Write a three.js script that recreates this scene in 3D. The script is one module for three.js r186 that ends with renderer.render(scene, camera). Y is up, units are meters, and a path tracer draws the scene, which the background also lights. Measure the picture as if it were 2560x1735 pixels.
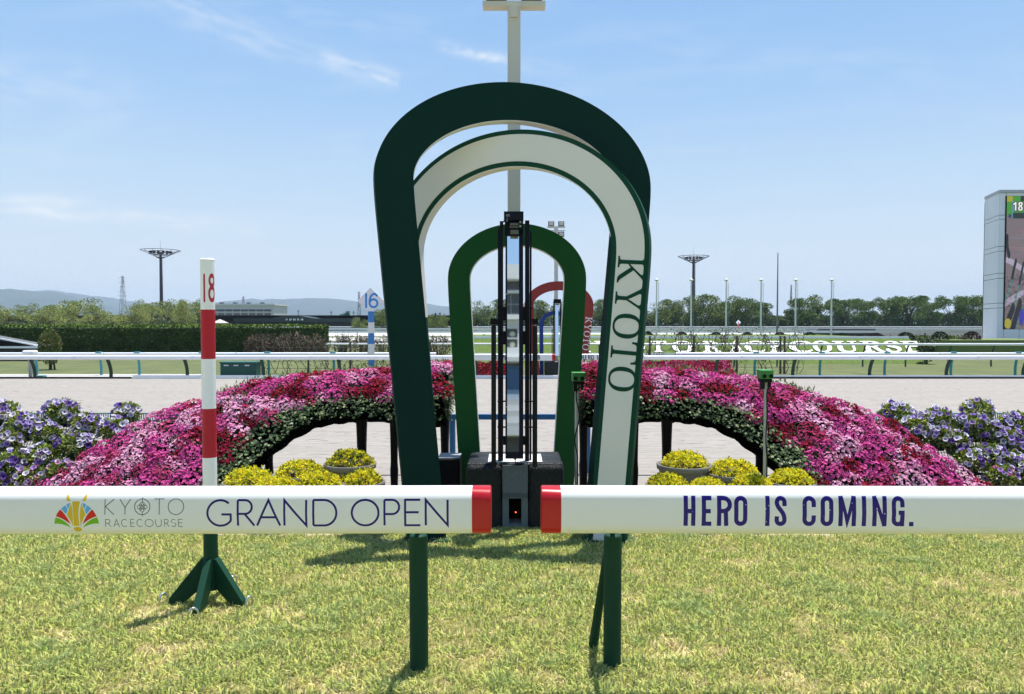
import * as THREE from 'three';
import { mergeGeometries } from 'three/addons/utils/BufferGeometryUtils.js';
import { RoundedBoxGeometry } from 'three/addons/geometries/RoundedBoxGeometry.js';
import { TextGeometry } from 'three/addons/geometries/TextGeometry.js';
import { FontLoader } from 'three/addons/loaders/FontLoader.js';
import { createNoise2D, createNoise3D } from 'simplex-noise';

// ---------------------------------------------------------------- camera, sky, sun, exposure
const scene = new THREE.Scene();
const FOCAL = 1900, HORIZON = 810, EYE = 1.8;                       // in pixels of the 2560 x 1735 photograph, metres
const PITCH = Math.atan((867.5 - HORIZON) / FOCAL);
const camera = new THREE.PerspectiveCamera(2 * Math.atan(867.5 / FOCAL) * 180 / Math.PI, 1024 / 694, 0.1, 20000);
camera.position.set(0, EYE, 0);
camera.rotation.x = -PITCH;
const renderer = new THREE.WebGLRenderer({ antialias: true });
renderer.toneMapping = THREE.LinearToneMapping;
renderer.toneMappingExposure = 1.5;
renderer.shadowMap.enabled = true;

const SUN = 5, SUN_EL = 77 * Math.PI / 180, SUN_AZ = 39 * Math.PI / 180;   // azimuth to the right of straight ahead
const sunDir = new THREE.Vector3(Math.cos(SUN_EL) * Math.sin(SUN_AZ), Math.sin(SUN_EL), -Math.cos(SUN_EL) * Math.cos(SUN_AZ));
const sun = new THREE.DirectionalLight(new THREE.Color().setRGB(1, 0.955, 0.88), SUN);
sun.name = 'sun';
sun.target.position.set(0, 0, -14);
sun.position.copy(sunDir).multiplyScalar(60).add(sun.target.position);
sun.castShadow = true;
sun.shadow.mapSize.set(4096, 4096);
Object.assign(sun.shadow.camera, { left: -34, right: 34, top: 34, bottom: -34, near: 1, far: 160 });
scene.add(sun, sun.target);

function mulberry(a) { return () => { a |= 0; a = a + 0x6D2B79F5 | 0; let t = Math.imul(a ^ a >>> 15, 1 | a); t = t + Math.imul(t ^ t >>> 7, 61 | t) ^ t; return ((t ^ t >>> 14) >>> 0) / 4294967296; }; }
const noise = createNoise2D(mulberry(11)), noise3 = createNoise3D(mulberry(12));
const fbm = (x, y, o = 4) => { let s = 0, a = 0.5, n = 0; for (let i = 0; i < o; i++) { s += a * noise(x, y); n += a; x = x * 2.03 + 7.1; y = y * 2.03 - 3.7; a *= 0.5; } return s / n; };
const mixv = (a, b, t) => a + (b - a) * t, clamp = (x, a = 0, b = 1) => Math.min(b, Math.max(a, x)), smooth = (a, b, x) => { const t = clamp((x - a) / (b - a)); return t * t * (3 - 2 * t); };

{ // a computed spring sky: blue overhead, pale at the horizon, thin cirrus streaks
  const W = 2048, Hh = 1024, data = new Float32Array(W * Hh * 4);
  const stops = [[0, .84, .91, .975], [4, .76, .865, .97], [9, .585, .765, .955], [16, .39, .62, .94], [24, .285, .52, .895], [45, .22, .43, .82], [90, .18, .36, .73]].map(([e, ...c]) => [e, ...c.map((q) => q / 1.5)]);
  const streaks = [ // x0, y0, x1, y1 in pixels of the photograph, width, strength
    [300, -60, 640, 95, 42, .2], [500, 60, 900, 168, 36, .17], [850, 160, 950, 190, 26, .42], [1120, 118, 1215, 140, 17, .34], [1165, 132, 1255, 148, 10, .5], [1240, 150, 1400, 178, 22, .2],
    [-400, 470, 160, 525, 34, .62], [120, 520, 600, 572, 24, .42], [-300, 180, 200, 215, 60, .2], [-200, 370, 120, 388, 26, .16], [640, 20, 1000, 70, 40, .1], [1700, 120, 2300, 190, 60, .07],
  ];
  const cp = Math.cos(PITCH), sp = Math.sin(PITCH);
  for (let j = 0; j < Hh; j++) {
    const el = ((j + .5) / Hh - .5) * Math.PI, deg = el * 180 / Math.PI;
    let k = 0; while (k < stops.length - 2 && deg > stops[k + 1][0]) k++;
    const t = clamp((deg - stops[k][0]) / (stops[k + 1][0] - stops[k][0]));
    const c = [1, 2, 3].map((i) => mixv(stops[k][i], stops[k + 1][i], t));
    for (let i = 0; i < W; i++) {
      const az = ((i + .5) / W - .5) * 2 * Math.PI, x = Math.cos(el) * Math.cos(az), y = Math.sin(el), z = Math.cos(el) * Math.sin(az);
      let cloud = 0;
      if (deg > 0) {
        const q = 1 / (y + .12), cx = x * q, cz = z * q;                    // a flat layer far above
        cloud = .11 * smooth(.05, .8, fbm(cx * .9 + cz * .5, cz * 3.1 - cx * .7, 5)) * smooth(0, 14, deg);
        const fz = -(y * sp + z * cp);                                       // along the view
        if (fz > .2) {
          const px = 1280 + x / fz * FOCAL, py = 867.5 - (y * cp - z * sp) / fz * FOCAL;
          for (const [x0, y0, x1, y1, w, s] of streaks) {
            const dx = x1 - x0, dy = y1 - y0, l2 = dx * dx + dy * dy, u = ((px - x0) * dx + (py - y0) * dy) / l2;
            if (u < -.5 || u > 1.5) continue;
            const l = Math.sqrt(l2), across = ((px - x0) * dy - (py - y0) * dx) / l / w, along = Math.max(0, -u, u - 1) * l / (w * 2.2);
            const fibre = fbm(u * l / 210 + s * 40, across * 1.5 + y0 * .01, 5), ragged = clamp(.42 + 1.15 * fibre, 0, 1.25);
            cloud += s * 1.35 * ragged * Math.exp(-across * across * 1.3 - along * along * 1.1);
          }
        }
      }
      cloud = clamp(cloud, 0, .8);
      const o = (j * W + i) * 4, white = [.62, .65, .68];
      for (let n = 0; n < 3; n++) data[o + n] = mixv(c[n], white[n], cloud);
      data[o + 3] = 1;
    }
  }
  const sky = new THREE.DataTexture(data, W, Hh, THREE.RGBAFormat, THREE.FloatType);
  sky.mapping = THREE.EquirectangularReflectionMapping; sky.magFilter = sky.minFilter = THREE.LinearFilter; sky.colorSpace = THREE.LinearSRGBColorSpace; sky.needsUpdate = true;
  scene.background = sky; scene.environment = sky;
}
scene.fog = new THREE.FogExp2(new THREE.Color().setRGB(.68, .84, 1), 0.00013);

// ---------------------------------------------------------------- helpers
const V = (x, y, z) => new THREE.Vector3(x, y, z);
const cosP = Math.cos(PITCH), sinP = Math.sin(PITCH);
function at(px, py, d) {            // the point of the place that stands d metres ahead and shows at that pixel of the photograph
  const cx = (px - 1280) / FOCAL, cy = -(py - 867.5) / FOCAL, y = cy * cosP - sinP, z = -cy * sinP - cosP, t = d / -z;
  return V(cx * t, EYE + y * t, -d);
}
function ground(px, py) { const cx = (px - 1280) / FOCAL, cy = -(py - 867.5) / FOCAL, y = cy * cosP - sinP, z = -cy * sinP - cosP, t = -EYE / y; return V(cx * t, 0, z * t); }
const X = (px, d) => at(px, 810, d).x, Y = (py, d) => at(1280, py, d).y, M = (n, d) => n * d / FOCAL;

const rgb = (r, g, b) => new THREE.Color().setRGB(r, g, b);
const mat = (c, roughness = .6, more = {}) => new THREE.MeshPhysicalMaterial({ color: Array.isArray(c) ? rgb(...c) : c, roughness, side: THREE.DoubleSide, ...more });
const leafMat = (roughness = .75, transmission = .35, c = [1, 1, 1]) => mat(c, Math.max(roughness, .85), { vertexColors: true, transmission, thickness: 0, specularIntensity: .5 });

const taken = {};
function numbered(name) { const n = taken[name] = (taken[name] ?? -1) + 1; return n ? `${name}_${String(n).padStart(3, '0')}` : name; }
function tag(o, label, category, group) { o.userData.label = label; o.userData.category = category; if (group) o.userData.group = group; return o; }
function thing(name, label, category, [x, y, z] = [0, 0, 0], turn = 0, group) {
  const o = new THREE.Group(); o.name = numbered(name); o.position.set(x, y, z); o.rotation.y = turn; scene.add(o); return tag(o, label, category, group);
}
function part(name, geo, m, parent) {
  const g = Array.isArray(geo) ? join(geo) : geo, o = new THREE.Mesh(g, m);
  o.name = parent ? name : numbered(name); (parent ?? scene).add(o); return o;
}
function struct(name, geo, m) { const o = part(name, geo, m); o.userData.kind = 'structure'; return o; }
function join(list) {
  const clean = list.map((g) => { g = g.index ? g.toNonIndexed() : g; for (const k of Object.keys(g.attributes)) if (!['position', 'normal', 'uv'].includes(k)) g.deleteAttribute(k); if (!g.attributes.uv) g.setAttribute('uv', new THREE.BufferAttribute(new Float32Array(g.attributes.position.count * 2), 2)); return g; });
  return clean.length === 1 ? clean[0] : mergeGeometries(clean);
}
const box = (w, h, d, x = 0, y = 0, z = 0) => new THREE.BoxGeometry(w, h, d).translate(x, y, z);
const rbox = (w, h, d, r, x = 0, y = 0, z = 0, s = 2) => new RoundedBoxGeometry(w, h, d, s, r).translate(x, y, z);
function rod(a, b, r0, r1 = r0, seg = 10, open = false) {
  const dir = b.clone().sub(a), g = new THREE.CylinderGeometry(r1, r0, dir.length(), seg, 1, open).translate(0, dir.length() / 2, 0);
  g.applyQuaternion(new THREE.Quaternion().setFromUnitVectors(V(0, 1, 0), dir.normalize())); return g.translate(a.x, a.y, a.z);
}
const tube = (pts, r, n = 24, seg = 6) => new THREE.TubeGeometry(new THREE.CatmullRomCurve3(pts), n, r, seg);
function spin(g, x, y, z) { return g.rotateX(x).rotateY(y).rotateZ(z); }

class Acc {                           // collects loose faces with colours into one geometry
  constructor() { this.p = []; this.c = []; this.i = []; }
  v(p, c) { this.p.push(p.x, p.y, p.z); this.c.push(c[0], c[1], c[2]); return this.p.length / 3 - 1; }
  quad(a, b, c, d, col) { const k = this.v(a, col); this.v(b, col); this.v(c, col); this.v(d, col); this.i.push(k, k + 1, k + 2, k, k + 2, k + 3); }
  tri(a, b, c, col) { const k = this.v(a, col); this.v(b, col); this.v(c, col); this.i.push(k, k + 1, k + 2); }
  leaf(p, n, up, len, wid, col, fold = .15) {   // a pointed leaf with a folded midrib
    const s = n.clone().cross(up).normalize(), f = n.clone().multiplyScalar(len * fold);
    const a = p, b = p.clone().addScaledVector(up, len * .45).addScaledVector(s, wid / 2).add(f), c = p.clone().addScaledVector(up, len), d = p.clone().addScaledVector(up, len * .45).addScaledVector(s, -wid / 2).add(f);
    const k = this.v(a, col); this.v(b, col); this.v(c, col); this.v(d, col); this.i.push(k, k + 1, k + 2, k, k + 2, k + 3);
  }
  build() {
    const g = new THREE.BufferGeometry();
    g.setAttribute('position', new THREE.Float32BufferAttribute(this.p, 3)); g.setAttribute('color', new THREE.Float32BufferAttribute(this.c, 3));
    g.setIndex(this.i); g.computeVertexNormals(); return g;
  }
}
const randDir = (r, up = 0) => { const z = r() * 2 - 1, a = r() * Math.PI * 2, s = Math.sqrt(1 - z * z); return V(s * Math.cos(a), z + up, s * Math.sin(a)).normalize(); };
const perp = (n, r) => { const a = randDir(r); return a.sub(n.clone().multiplyScalar(a.dot(n))).normalize(); };
const shade = (c, k) => [c[0] * k, c[1] * k, c[2] * k];
const vary = (c, r, a = .25) => { const k = 1 - a + 2 * a * r(); return [c[0] * k * (1 + (r() - .5) * a), c[1] * k, c[2] * k * (1 + (r() - .5) * a)]; };

function dataTex(w, h, fn, rx = 1, ry = 1, srgb = false) {
  const d = new Uint8Array(w * h * 4);
  for (let y = 0; y < h; y++) for (let x = 0; x < w; x++) { const c = fn(x / w, y / h), o = (y * w + x) * 4; for (let k = 0; k < 3; k++) d[o + k] = clamp(c[k] ?? c[0]) * 255; d[o + 3] = 255; }
  const t = new THREE.DataTexture(d, w, h); t.wrapS = t.wrapT = THREE.RepeatWrapping; t.magFilter = THREE.LinearFilter; t.minFilter = THREE.LinearMipmapLinearFilter; t.repeat.set(rx, ry); if (srgb) t.colorSpace = THREE.SRGBColorSpace; t.needsUpdate = true; return t;
}
function canvasTex(w, h, draw) {
  const c = document.createElement('canvas'); c.width = w; c.height = h; const g = c.getContext('2d'); draw(g, w, h);
  const t = new THREE.CanvasTexture(c); t.colorSpace = THREE.SRGBColorSpace; return t;
}
const enc = (x) => x <= .0031308 ? 12.92 * x : 1.055 * Math.pow(x, 1 / 2.4) - .055;
// periodic noise on the unit square, by going round a torus
const torus = (u, v, fu, fv, s = 0) => { const a = u * 2 * Math.PI, b = v * 2 * Math.PI; return noise3(Math.cos(a) * fu / 6.28 + Math.cos(b) * fv / 6.28 + s, Math.sin(a) * fu / 6.28 - s * 1.7, Math.sin(b) * fv / 6.28 + s * .6 + Math.cos(b + 1) * fv / 9); };

// fine dirt and scuffs for painted metal: a roughness map that all paints share
const scuff = dataTex(512, 512, (u, v) => { const n = torus(u, v, 40, 40, 3) * .5 + torus(u, v, 110, 110, 5) * .35; return [0, clamp(.86 + .07 * n), 0]; }, 1, 1);
const paint = (c, rough = .42, more = {}) => mat(c, rough, { roughnessMap: scuff, specularIntensity: .55, ...more });
const MAT = {
  white: paint([.72, .70, .655], .5), railWhite: mat([.87, .86, .87], .38, { clearcoat: .35, clearcoatRoughness: .18 }), whitePlastic: mat([.8, .81, .83], .45), cream: paint([.60, .58, .52], .55),
  archGreen: paint([.0035, .027, .021], .75, { specularIntensity: .2 }), borderGreen: paint([.007, .054, .032], .7, { specularIntensity: .25 }), innerGreen: paint([.015, .095, .024], .7, { specularIntensity: .3 }), padGreen: mat([.005, .047, .025], .6, { specularIntensity: .45 }),
  red: mat([.42, .003, .010], .32, { specularIntensity: .7, clearcoat: .12, clearcoatRoughness: .15 }), redPaint: paint([.46, .014, .028], .5), black: mat([.005, .005, .007], .55, { specularIntensity: .35 }), navy: paint([.005, .006, .018], .5, { specularIntensity: .35 }),
  grey: mat([.2, .22, .24], .6), steel: mat([.55, .56, .58], .3, { metalness: .85 }), alu: mat([.52, .52, .46], .5, { metalness: .15 }), teal: mat([.05, .27, .30], .5), darkPost: mat([.016, .048, .036], .5), guard: mat([.006, .009, .010], .5, { specularIntensity: .4 }), skyBlue: mat([.04, .19, .46], .45),
  bluePipe: mat([.015, .13, .33], .4), brick: paint([.23, .028, .022], .65), blueArch: paint([.018, .055, .26], .5), mirror: mat([.8, .84, .88], .02, { metalness: 1 }), concrete: mat([.42, .41, .39], .85), darkGreenBox: mat([.012, .075, .07], .5), glass: mat([.02, .025, .03], .08),
};

// ---------------------------------------------------------------- the setting: ground, lawn, sand track, hills
function sheet(x0, x1, z0, z1, y) {          // a flat sheet with uv in metres
  const g = new THREE.BufferGeometry();
  g.setAttribute('position', new THREE.Float32BufferAttribute([x0, y, z0, x1, y, z0, x1, y, z1, x0, y, z1], 3));
  g.setAttribute('normal', new THREE.Float32BufferAttribute([0, 1, 0, 0, 1, 0, 0, 1, 0, 0, 1, 0], 3));
  g.setAttribute('uv', new THREE.Float32BufferAttribute([x0, z0, x1, z0, x1, z1, x0, z1], 2));
  g.setIndex([0, 3, 2, 0, 2, 1]); return g;
}
{
  const turf = dataTex(1024, 1024, (u, v) => {
    const a = torus(u, v, 9, 9, 1) * .5 + torus(u, v, 26, 26, 2) * .3 + torus(u, v, 90, 90, 4) * .35, k = clamp(.5 + .5 * a);
    return [mixv(.062, .135, k), mixv(.085, .148, k), mixv(.022, .045, k)].map(enc);
  }, 1 / 14, 1 / 14, true);
  struct('ground', sheet(-7600, 7600, -7600, 120, -.004), mat([1, 1, 1], .95, { map: turf }));
  const thatch = dataTex(1024, 1024, (u, v) => {
    const a = torus(u, v, 18, 18, 1) * .4 + torus(u, v, 70, 70, 2) * .4 + torus(u, v, 220, 220, 4) * .45, k = clamp(.5 + .55 * a);
    return [mixv(.24, .48, k), mixv(.24, .44, k), mixv(.075, .20, k)].map(enc);
  }, 1 / 3, 1 / 3, true);
  struct('lawn', sheet(-16, 16, -6.62, 14, .002), mat([1, 1, 1], .95, { map: thatch, bumpMap: thatch, bumpScale: .012 }));
  // harrowed sand: raked lines run along the track, with clods and darker streaks
  const rows = Array.from({ length: 1024 }, (_, i) => { const a = i / 1024 * 6.2832, n = (f, s) => noise(Math.cos(a) * f + s, Math.sin(a) * f); return n(26, 4) * .38 + n(9, 9) * .32 + n(60, 2) * .3; });
  const sandAt = (u, v) => {
    const wob = torus(u, v, 14, 5, 3) * .010, r = rows[Math.floor(((v + wob + 1) % 1) * 1024) % 1024];
    const patch = torus(u, v, 8, 30, 5) * .5 + torus(u, v, 22, 120, 6) * .5, grain = torus(u, v, 300, 300, 7);
    const clod = smooth(.34, .7, torus(u, v, 34, 110, 8)) * smooth(-.1, .45, patch + r * .8);
    return clamp(.62 + .20 * r + .07 * patch + .05 * grain - .34 * clod);
  };
  const sand = dataTex(1024, 1024, (u, v) => { const k = sandAt(u, v); return [.465 * k, .422 * k, .375 * k].map(enc); }, 1 / 9, 1 / 6, true);
  const relief = dataTex(1024, 1024, (u, v) => [sandAt(u, v)], 1 / 9, 1 / 6);
  struct('sand_track', sheet(-120, 120, -24.9, -6.62, .004), mat([1, 1, 1], .95, { map: sand, bumpMap: relief, bumpScale: .035 }));
  const mats = mat([.075, .115, .08], .95);
  struct('arch_mat', box(.9, .012, .55, -.85, .010, -6.40), mats); struct('arch_mat', box(1.15, .012, .55, 1.0, .010, -6.42), mats);
  { const blk = thing('padded_footing', 'dark padded footing between the dark arch leg and the green horseshoe', 'padding', [X(1124, 7.3), 0, -7.3]); part('pad', rbox(M(56, 7.3), Y(1140, 7.3), .3, .02, 0, Y(1140, 7.3) / 2, 0), MAT.black, blk); part('grey_top', box(M(54, 7.3), .006, .28, 0, Y(1140, 7.3) + .004, 0), mat([.3, .33, .36], .6), blk); }  // black pad with a thin layer of lighter grey on top
  struct('bare_strip', sheet(1.35, 2.95, -6.62, -6.31, .006), mat([.42, .35, .25], 1, { bumpMap: relief, bumpScale: .02 }));
  struct('bare_strip', sheet(-2.6, -1.35, -6.62, -6.36, .006), mat([.40, .33, .24], 1, { bumpMap: relief, bumpScale: .02 }));
  struct('far_track', sheet(-700, 700, -170, -112, .02), mat([.56, .54, .51], .95));
  struct('far_track', sheet(-700, 700, -100, -78, .02), mat([.40, .38, .35], .95));
  struct('path', sheet(-40, -10.62, -27.2, -25.6, .006), mat([.42, .40, .37], .95));
  struct('kerb', box(30, .12, .12, X(343, 25.3) + 15, .05, -25.0), MAT.whitePlastic);
  struct('edge_board', box(70, .07, .05, X(343, 25) - 35.2, .03, -24.95), mat([.03, .03, .035], .7));
  struct('edge_board', box(80, .07, .05, X(1900, 25) + 40, .03, -24.95), mat([.03, .03, .035], .7));

  // wooded hills far off
  const ridge = (pts, d, back, c, seed, name) => {
    const n = 260, g = new Acc(), x0 = X(pts[0][0], d), x1 = X(pts.at(-1)[0], d), rowsN = 9, gridY = [];
    const crest = (px) => { let k = 0; while (k < pts.length - 2 && px > pts[k + 1][0]) k++; const t = clamp((px - pts[k][0]) / (pts[k + 1][0] - pts[k][0])), s = t * t * (3 - 2 * t); return Y(mixv(pts[k][1], pts[k + 1][1], s), d); };
    for (let j = 0; j <= rowsN; j++) for (let i = 0; i <= n; i++) {
      const x = mixv(x0, x1, i / n), px = 1280 + x / d * FOCAL, t = j / rowsN, h = crest(px);
      const rough = (fbm(x / 240 + seed, t * 2.2, 4) * .16 + fbm(x / 55, t * 6 + seed, 3) * .035) * h * (1 - Math.abs(t - .5) * .6);
      const y = Math.max(-2, h * Math.sin(Math.min(t, 1) * Math.PI / 2) + (t < 1 ? rough * (t > .05 ? 1 : 0) : rough * .25) - (t === 0 ? 3 : 0)), k = .75 + .5 * (.5 + .5 * fbm(x / 120, t * 9 + seed, 3));
      gridY.push(g.v(V(x, y, -d + back * (1 - t) + 60 * fbm(x / 300 + t, seed, 2)), shade(c, k)));
    }
    for (let j = 0; j < rowsN; j++) for (let i = 0; i < n; i++) { const a = j * (n + 1) + i; g.i.push(a, a + 1, a + n + 2, a, a + n + 2, a + n + 1); }
    struct(name, g.build(), mat([1, 1, 1], 1, { vertexColors: true }));
  };
  ridge([[-900, 760], [-500, 735], [-250, 742], [-60, 724], [60, 727], [125, 729], [180, 740], [240, 762], [330, 778], [420, 800], [520, 812]], 5000, 1400, [.030, .050, .040], 3, 'hills');
  ridge([[-200, 770], [40, 742], [130, 725], [190, 735], [250, 742], [330, 752], [385, 758], [470, 775], [560, 768], [620, 750], [650, 749], [690, 755], [740, 747], [765, 748], [815, 746], [880, 752], [930, 758], [1000, 760], [1065, 761], [1120, 766], [1200, 778], [1420, 790], [1700, 796], [2100, 788], [2600, 800], [3200, 780]], 7000, 1800, [.028, .045, .040], 8, 'hills');
}

// ---------------------------------------------------------------- the grandstand behind the camera, which the finishing mirror shows
const MIRROR_D = 6.52, MIRROR_TILT = 6 * Math.PI / 180, STAND_Z = 43;
{
  const tall = (py) => { const e = Math.atan((HORIZON - py) / FOCAL), hm = EYE + (HORIZON - py) * MIRROR_D / FOCAL; return hm + (STAND_Z + MIRROR_D) * Math.tan(e + 2 * MIRROR_TILT); };
  const sx = (px) => (px - 1280) * (STAND_Z + 2 * MIRROR_D) / FOCAL;
  const stand = thing('grandstand', 'pale grandstand front reflected in the tall finishing mirror', 'grandstand', [0, 0, STAND_Z]);
  const WID = 64, white = mat([.74, .74, .72], .6), pale = mat([.55, .55, .53], .6), dark = mat([.07, .075, .08], .4), blue = mat([.02, .075, .17], .25);
  const band = (name, p0, p1, m, out, depth = 6) => { const y0 = tall(p1), y1 = tall(p0); return part(name, box(WID, y1 - y0 - .02, depth, 0, (y0 + y1) / 2, depth / 2 - out), m, stand); };
  band('roof_fascia', 668, 704.5, white, .9); band('louvre_band', 704.5, 728, dark, .2); band('wall_panel', 728, 735, white, .4); band('wall_panel', 735, 789, white, 0);
  for (let k = -4; k <= 4; k++) {                    // booth windows at even spacing
    const cx = sx(1284) + k * 5.2, y0 = tall(789), y1 = tall(735), w = part('window', box(1.05, y1 - y0 - .1, .12, cx, (y0 + y1) / 2, -.1), dark, stand);
    part('mullion', [box(.03, y1 - y0 - .1, .06, cx - .2, (y0 + y1) / 2, -.19), box(1.05, .03, .06, cx, (y0 + y1) / 2, -.19)], pale, w);
  }
  band('wall_panel', 789, 801, white, .5); band('wall_panel', 801, 823, pale, .2); band('camera_slot', 823, 871, dark, 0); band('slot_rail', 845.5, 848.5, white, .25);
  for (let k = -4; k <= 4; k++) {
    const cx = sx(1281) + k * 5.2, post = part('slot_post', box(.12, tall(823) - tall(871), .1, cx + .45, (tall(823) + tall(871)) / 2, -.25), white, stand);
    for (const py of [836, 862]) part('lamp_disc', new THREE.CylinderGeometry(.2, .2, .1, 24).rotateX(Math.PI / 2).translate(cx, tall(py), -.08), mat([.66, .62, .45], .5), stand);
  }
  band('wall_panel', 871, 897, white, .5); band('ledge', 897, 908, pale, .9); band('painted_shadow_gap', 908, 916, dark, .1); band('blue_panel', 916, 976, blue, .2); band('blue_panel', 976, 988, mat([.16, .24, .34], .4), .4); band('pale_panel', 988, 1001, mat([.35, .42, .48], .4), .6);  // the thin dark band under the ledge is a shadow gap done in colour
  let py = 1001; for (let k = 0; k < 6; k++) { band('step', py, py + 16, k % 2 ? pale : mat([.36, .36, .35], .7), .8 + k * .5); py += 16; }
  part('plinth', box(WID, tall(1095), 6, 0, tall(1095) / 2, 1.5), dark, stand);
}

// ---------------------------------------------------------------- lettering drawn with a pen
function penGlyph(g, ch, x0, x1, y0, y1, wide) { // strokes inside a box, thin round capitals
  const L = (...p) => { g.beginPath(); g.moveTo(mixv(x0, x1, p[0]), mixv(y0, y1, p[1])); for (let i = 2; i < p.length; i += 2) g.lineTo(mixv(x0, x1, p[i]), mixv(y0, y1, p[i + 1])); g.stroke(); };
  const E = (cx, cy, rx, ry, a0 = 0, a1 = 2 * Math.PI, ccw = false) => { g.beginPath(); g.ellipse(mixv(x0, x1, cx), mixv(y0, y1, cy), rx * (x1 - x0), ry * (y1 - y0), 0, a0, a1, ccw); g.stroke(); };
  const bowl = (yt, yb, xr) => { const r = (yb - yt) / 2 * (y1 - y0), X0 = mixv(x0, x1, 0), XR = mixv(x0, x1, xr), T = mixv(y0, y1, yt), B = mixv(y0, y1, yb); g.beginPath(); g.moveTo(X0, T); g.lineTo(Math.max(X0, XR - r), T); g.ellipse(Math.max(X0, XR - r), (T + B) / 2, Math.min(r, XR - X0), r, 0, -Math.PI / 2, Math.PI / 2); g.lineTo(X0, B); g.stroke(); };
  switch (ch) {
    case 'G': E(.55, .5, .52, .5, -.85, -Math.PI * 1.8, true); L(.97, .80, .97, .55, .6, .55); break;
    case 'C': E(.55, .5, .52, .5, -.8, .8, true); break;
    case 'O': E(.5, .5, .5, .5); break;
    case 'R': L(0, 1, 0, 0); bowl(0, .53, .86); L(.42, .53, 1, 1); break;
    case 'P': L(0, 1, 0, 0); bowl(0, .55, 1); break;
    case 'A': L(0, 1, .5, 0, 1, 1); L(.18, .67, .82, .67); break;
    case 'N': L(0, 1, 0, 0, 1, 1, 1, 0); break;
    case 'D': L(0, 0, 0, 1); bowl(0, 1, 1); break;
    case 'E': L(1, 0, 0, 0, 0, 1, 1, 1); L(0, .48, .9, .48); break;
    case 'K': L(0, 0, 0, 1); L(1, 0, .05, .48, 1, 1); break;
    case 'Y': L(0, 0, .5, .55, 1, 0); L(.5, .55, .5, 1); break;
    case 'T': L(0, 0, 1, 0); L(.5, 0, .5, 1); break;
    case 'U': L(0, 0, 0, .62); E(.5, .62, .5, .38, Math.PI, 0, true); L(1, .62, 1, 0); break;
    case 'S': E(.5, .26, .45, .26, -.5, Math.PI * .62 , true); E(.5, .75, .5, .26, -Math.PI * .45, Math.PI * .82); break;
  }
}
function posterGlyph(g, ch, x0, x1, y0, y1, w) { // heavy condensed capitals
  const h = w / 2, a = x0 + h, b = x1 - h, t = y0 + h, u = y1 - h, m = (y0 + y1) / 2, r = Math.max(1, (b - a) / 2);
  const S = (...p) => { g.beginPath(); g.moveTo(p[0], p[1]); for (let i = 2; i < p.length; i += 2) g.lineTo(p[i], p[i + 1]); g.stroke(); };
  const ring = (open) => { g.beginPath(); if (open) { g.moveTo(b, m - (u - t) * .16); g.lineTo(b, t + r); } else g.moveTo(b, t + r); g.arc((a + b) / 2, t + r, r, 0, Math.PI, true); g.lineTo(a, u - r); g.arc((a + b) / 2, u - r, r, Math.PI, 0, true); g.lineTo(b, open ? m + (u - t) * .16 : t + r); g.stroke(); };
  switch (ch) {
    case 'H': S(a, y0, a, y1); S(b, y0, b, y1); S(a, m, b, m); break;
    case 'E': S(a, y0, a, y1); S(a, t, x1, t); S(a, m, x1 - w * .2, m); S(a, u, x1, u); break;
    case 'R': S(a, y0, a, y1); g.beginPath(); g.moveTo(a, t); g.lineTo(b - r * .6, t); g.arc(b - r * .8, t + (m - t) / 2, (m - t) / 2 * .98, -Math.PI / 2, Math.PI / 2); g.lineTo(a, m); g.stroke(); S(b - w * .2, m, b, y1); break;
    case 'O': ring(false); break;
    case 'C': ring(true); break;
    case 'G': ring(true); S(b, m + h * .4, b, y1); S((a + b) / 2 + 1, m + h * .6, x1, m + h * .6); break;
    case 'I': S((x0 + x1) / 2, y0, (x0 + x1) / 2, y1); break;
    case 'S': g.beginPath(); g.moveTo(b, m - (u - t) * .2); g.lineTo(b, t + r); g.arc((a + b) / 2, t + r, r, 0, Math.PI, true); g.bezierCurveTo(a, m - h, b, m - h * .3, b, u - r); g.arc((a + b) / 2, u - r, r, 0, Math.PI); g.lineTo(a, m + (u - t) * .2); g.stroke(); break;
    case 'M': S(a, y0, a, y1); S(b, y0, b, y1); g.lineWidth = w * .8; S(a + w * .1, y0, (a + b) / 2, y1 - w * 1.1, b - w * .1, y0); g.lineWidth = w; break;
    case 'N': S(a, y0, a, y1); S(b, y0, b, y1); g.lineWidth = w * .85; S(a, y0, b, y1); g.lineWidth = w; break;
    case '.': g.fillRect(x0, y1 - (x1 - x0), x1 - x0, x1 - x0); break;
  }
}
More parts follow.
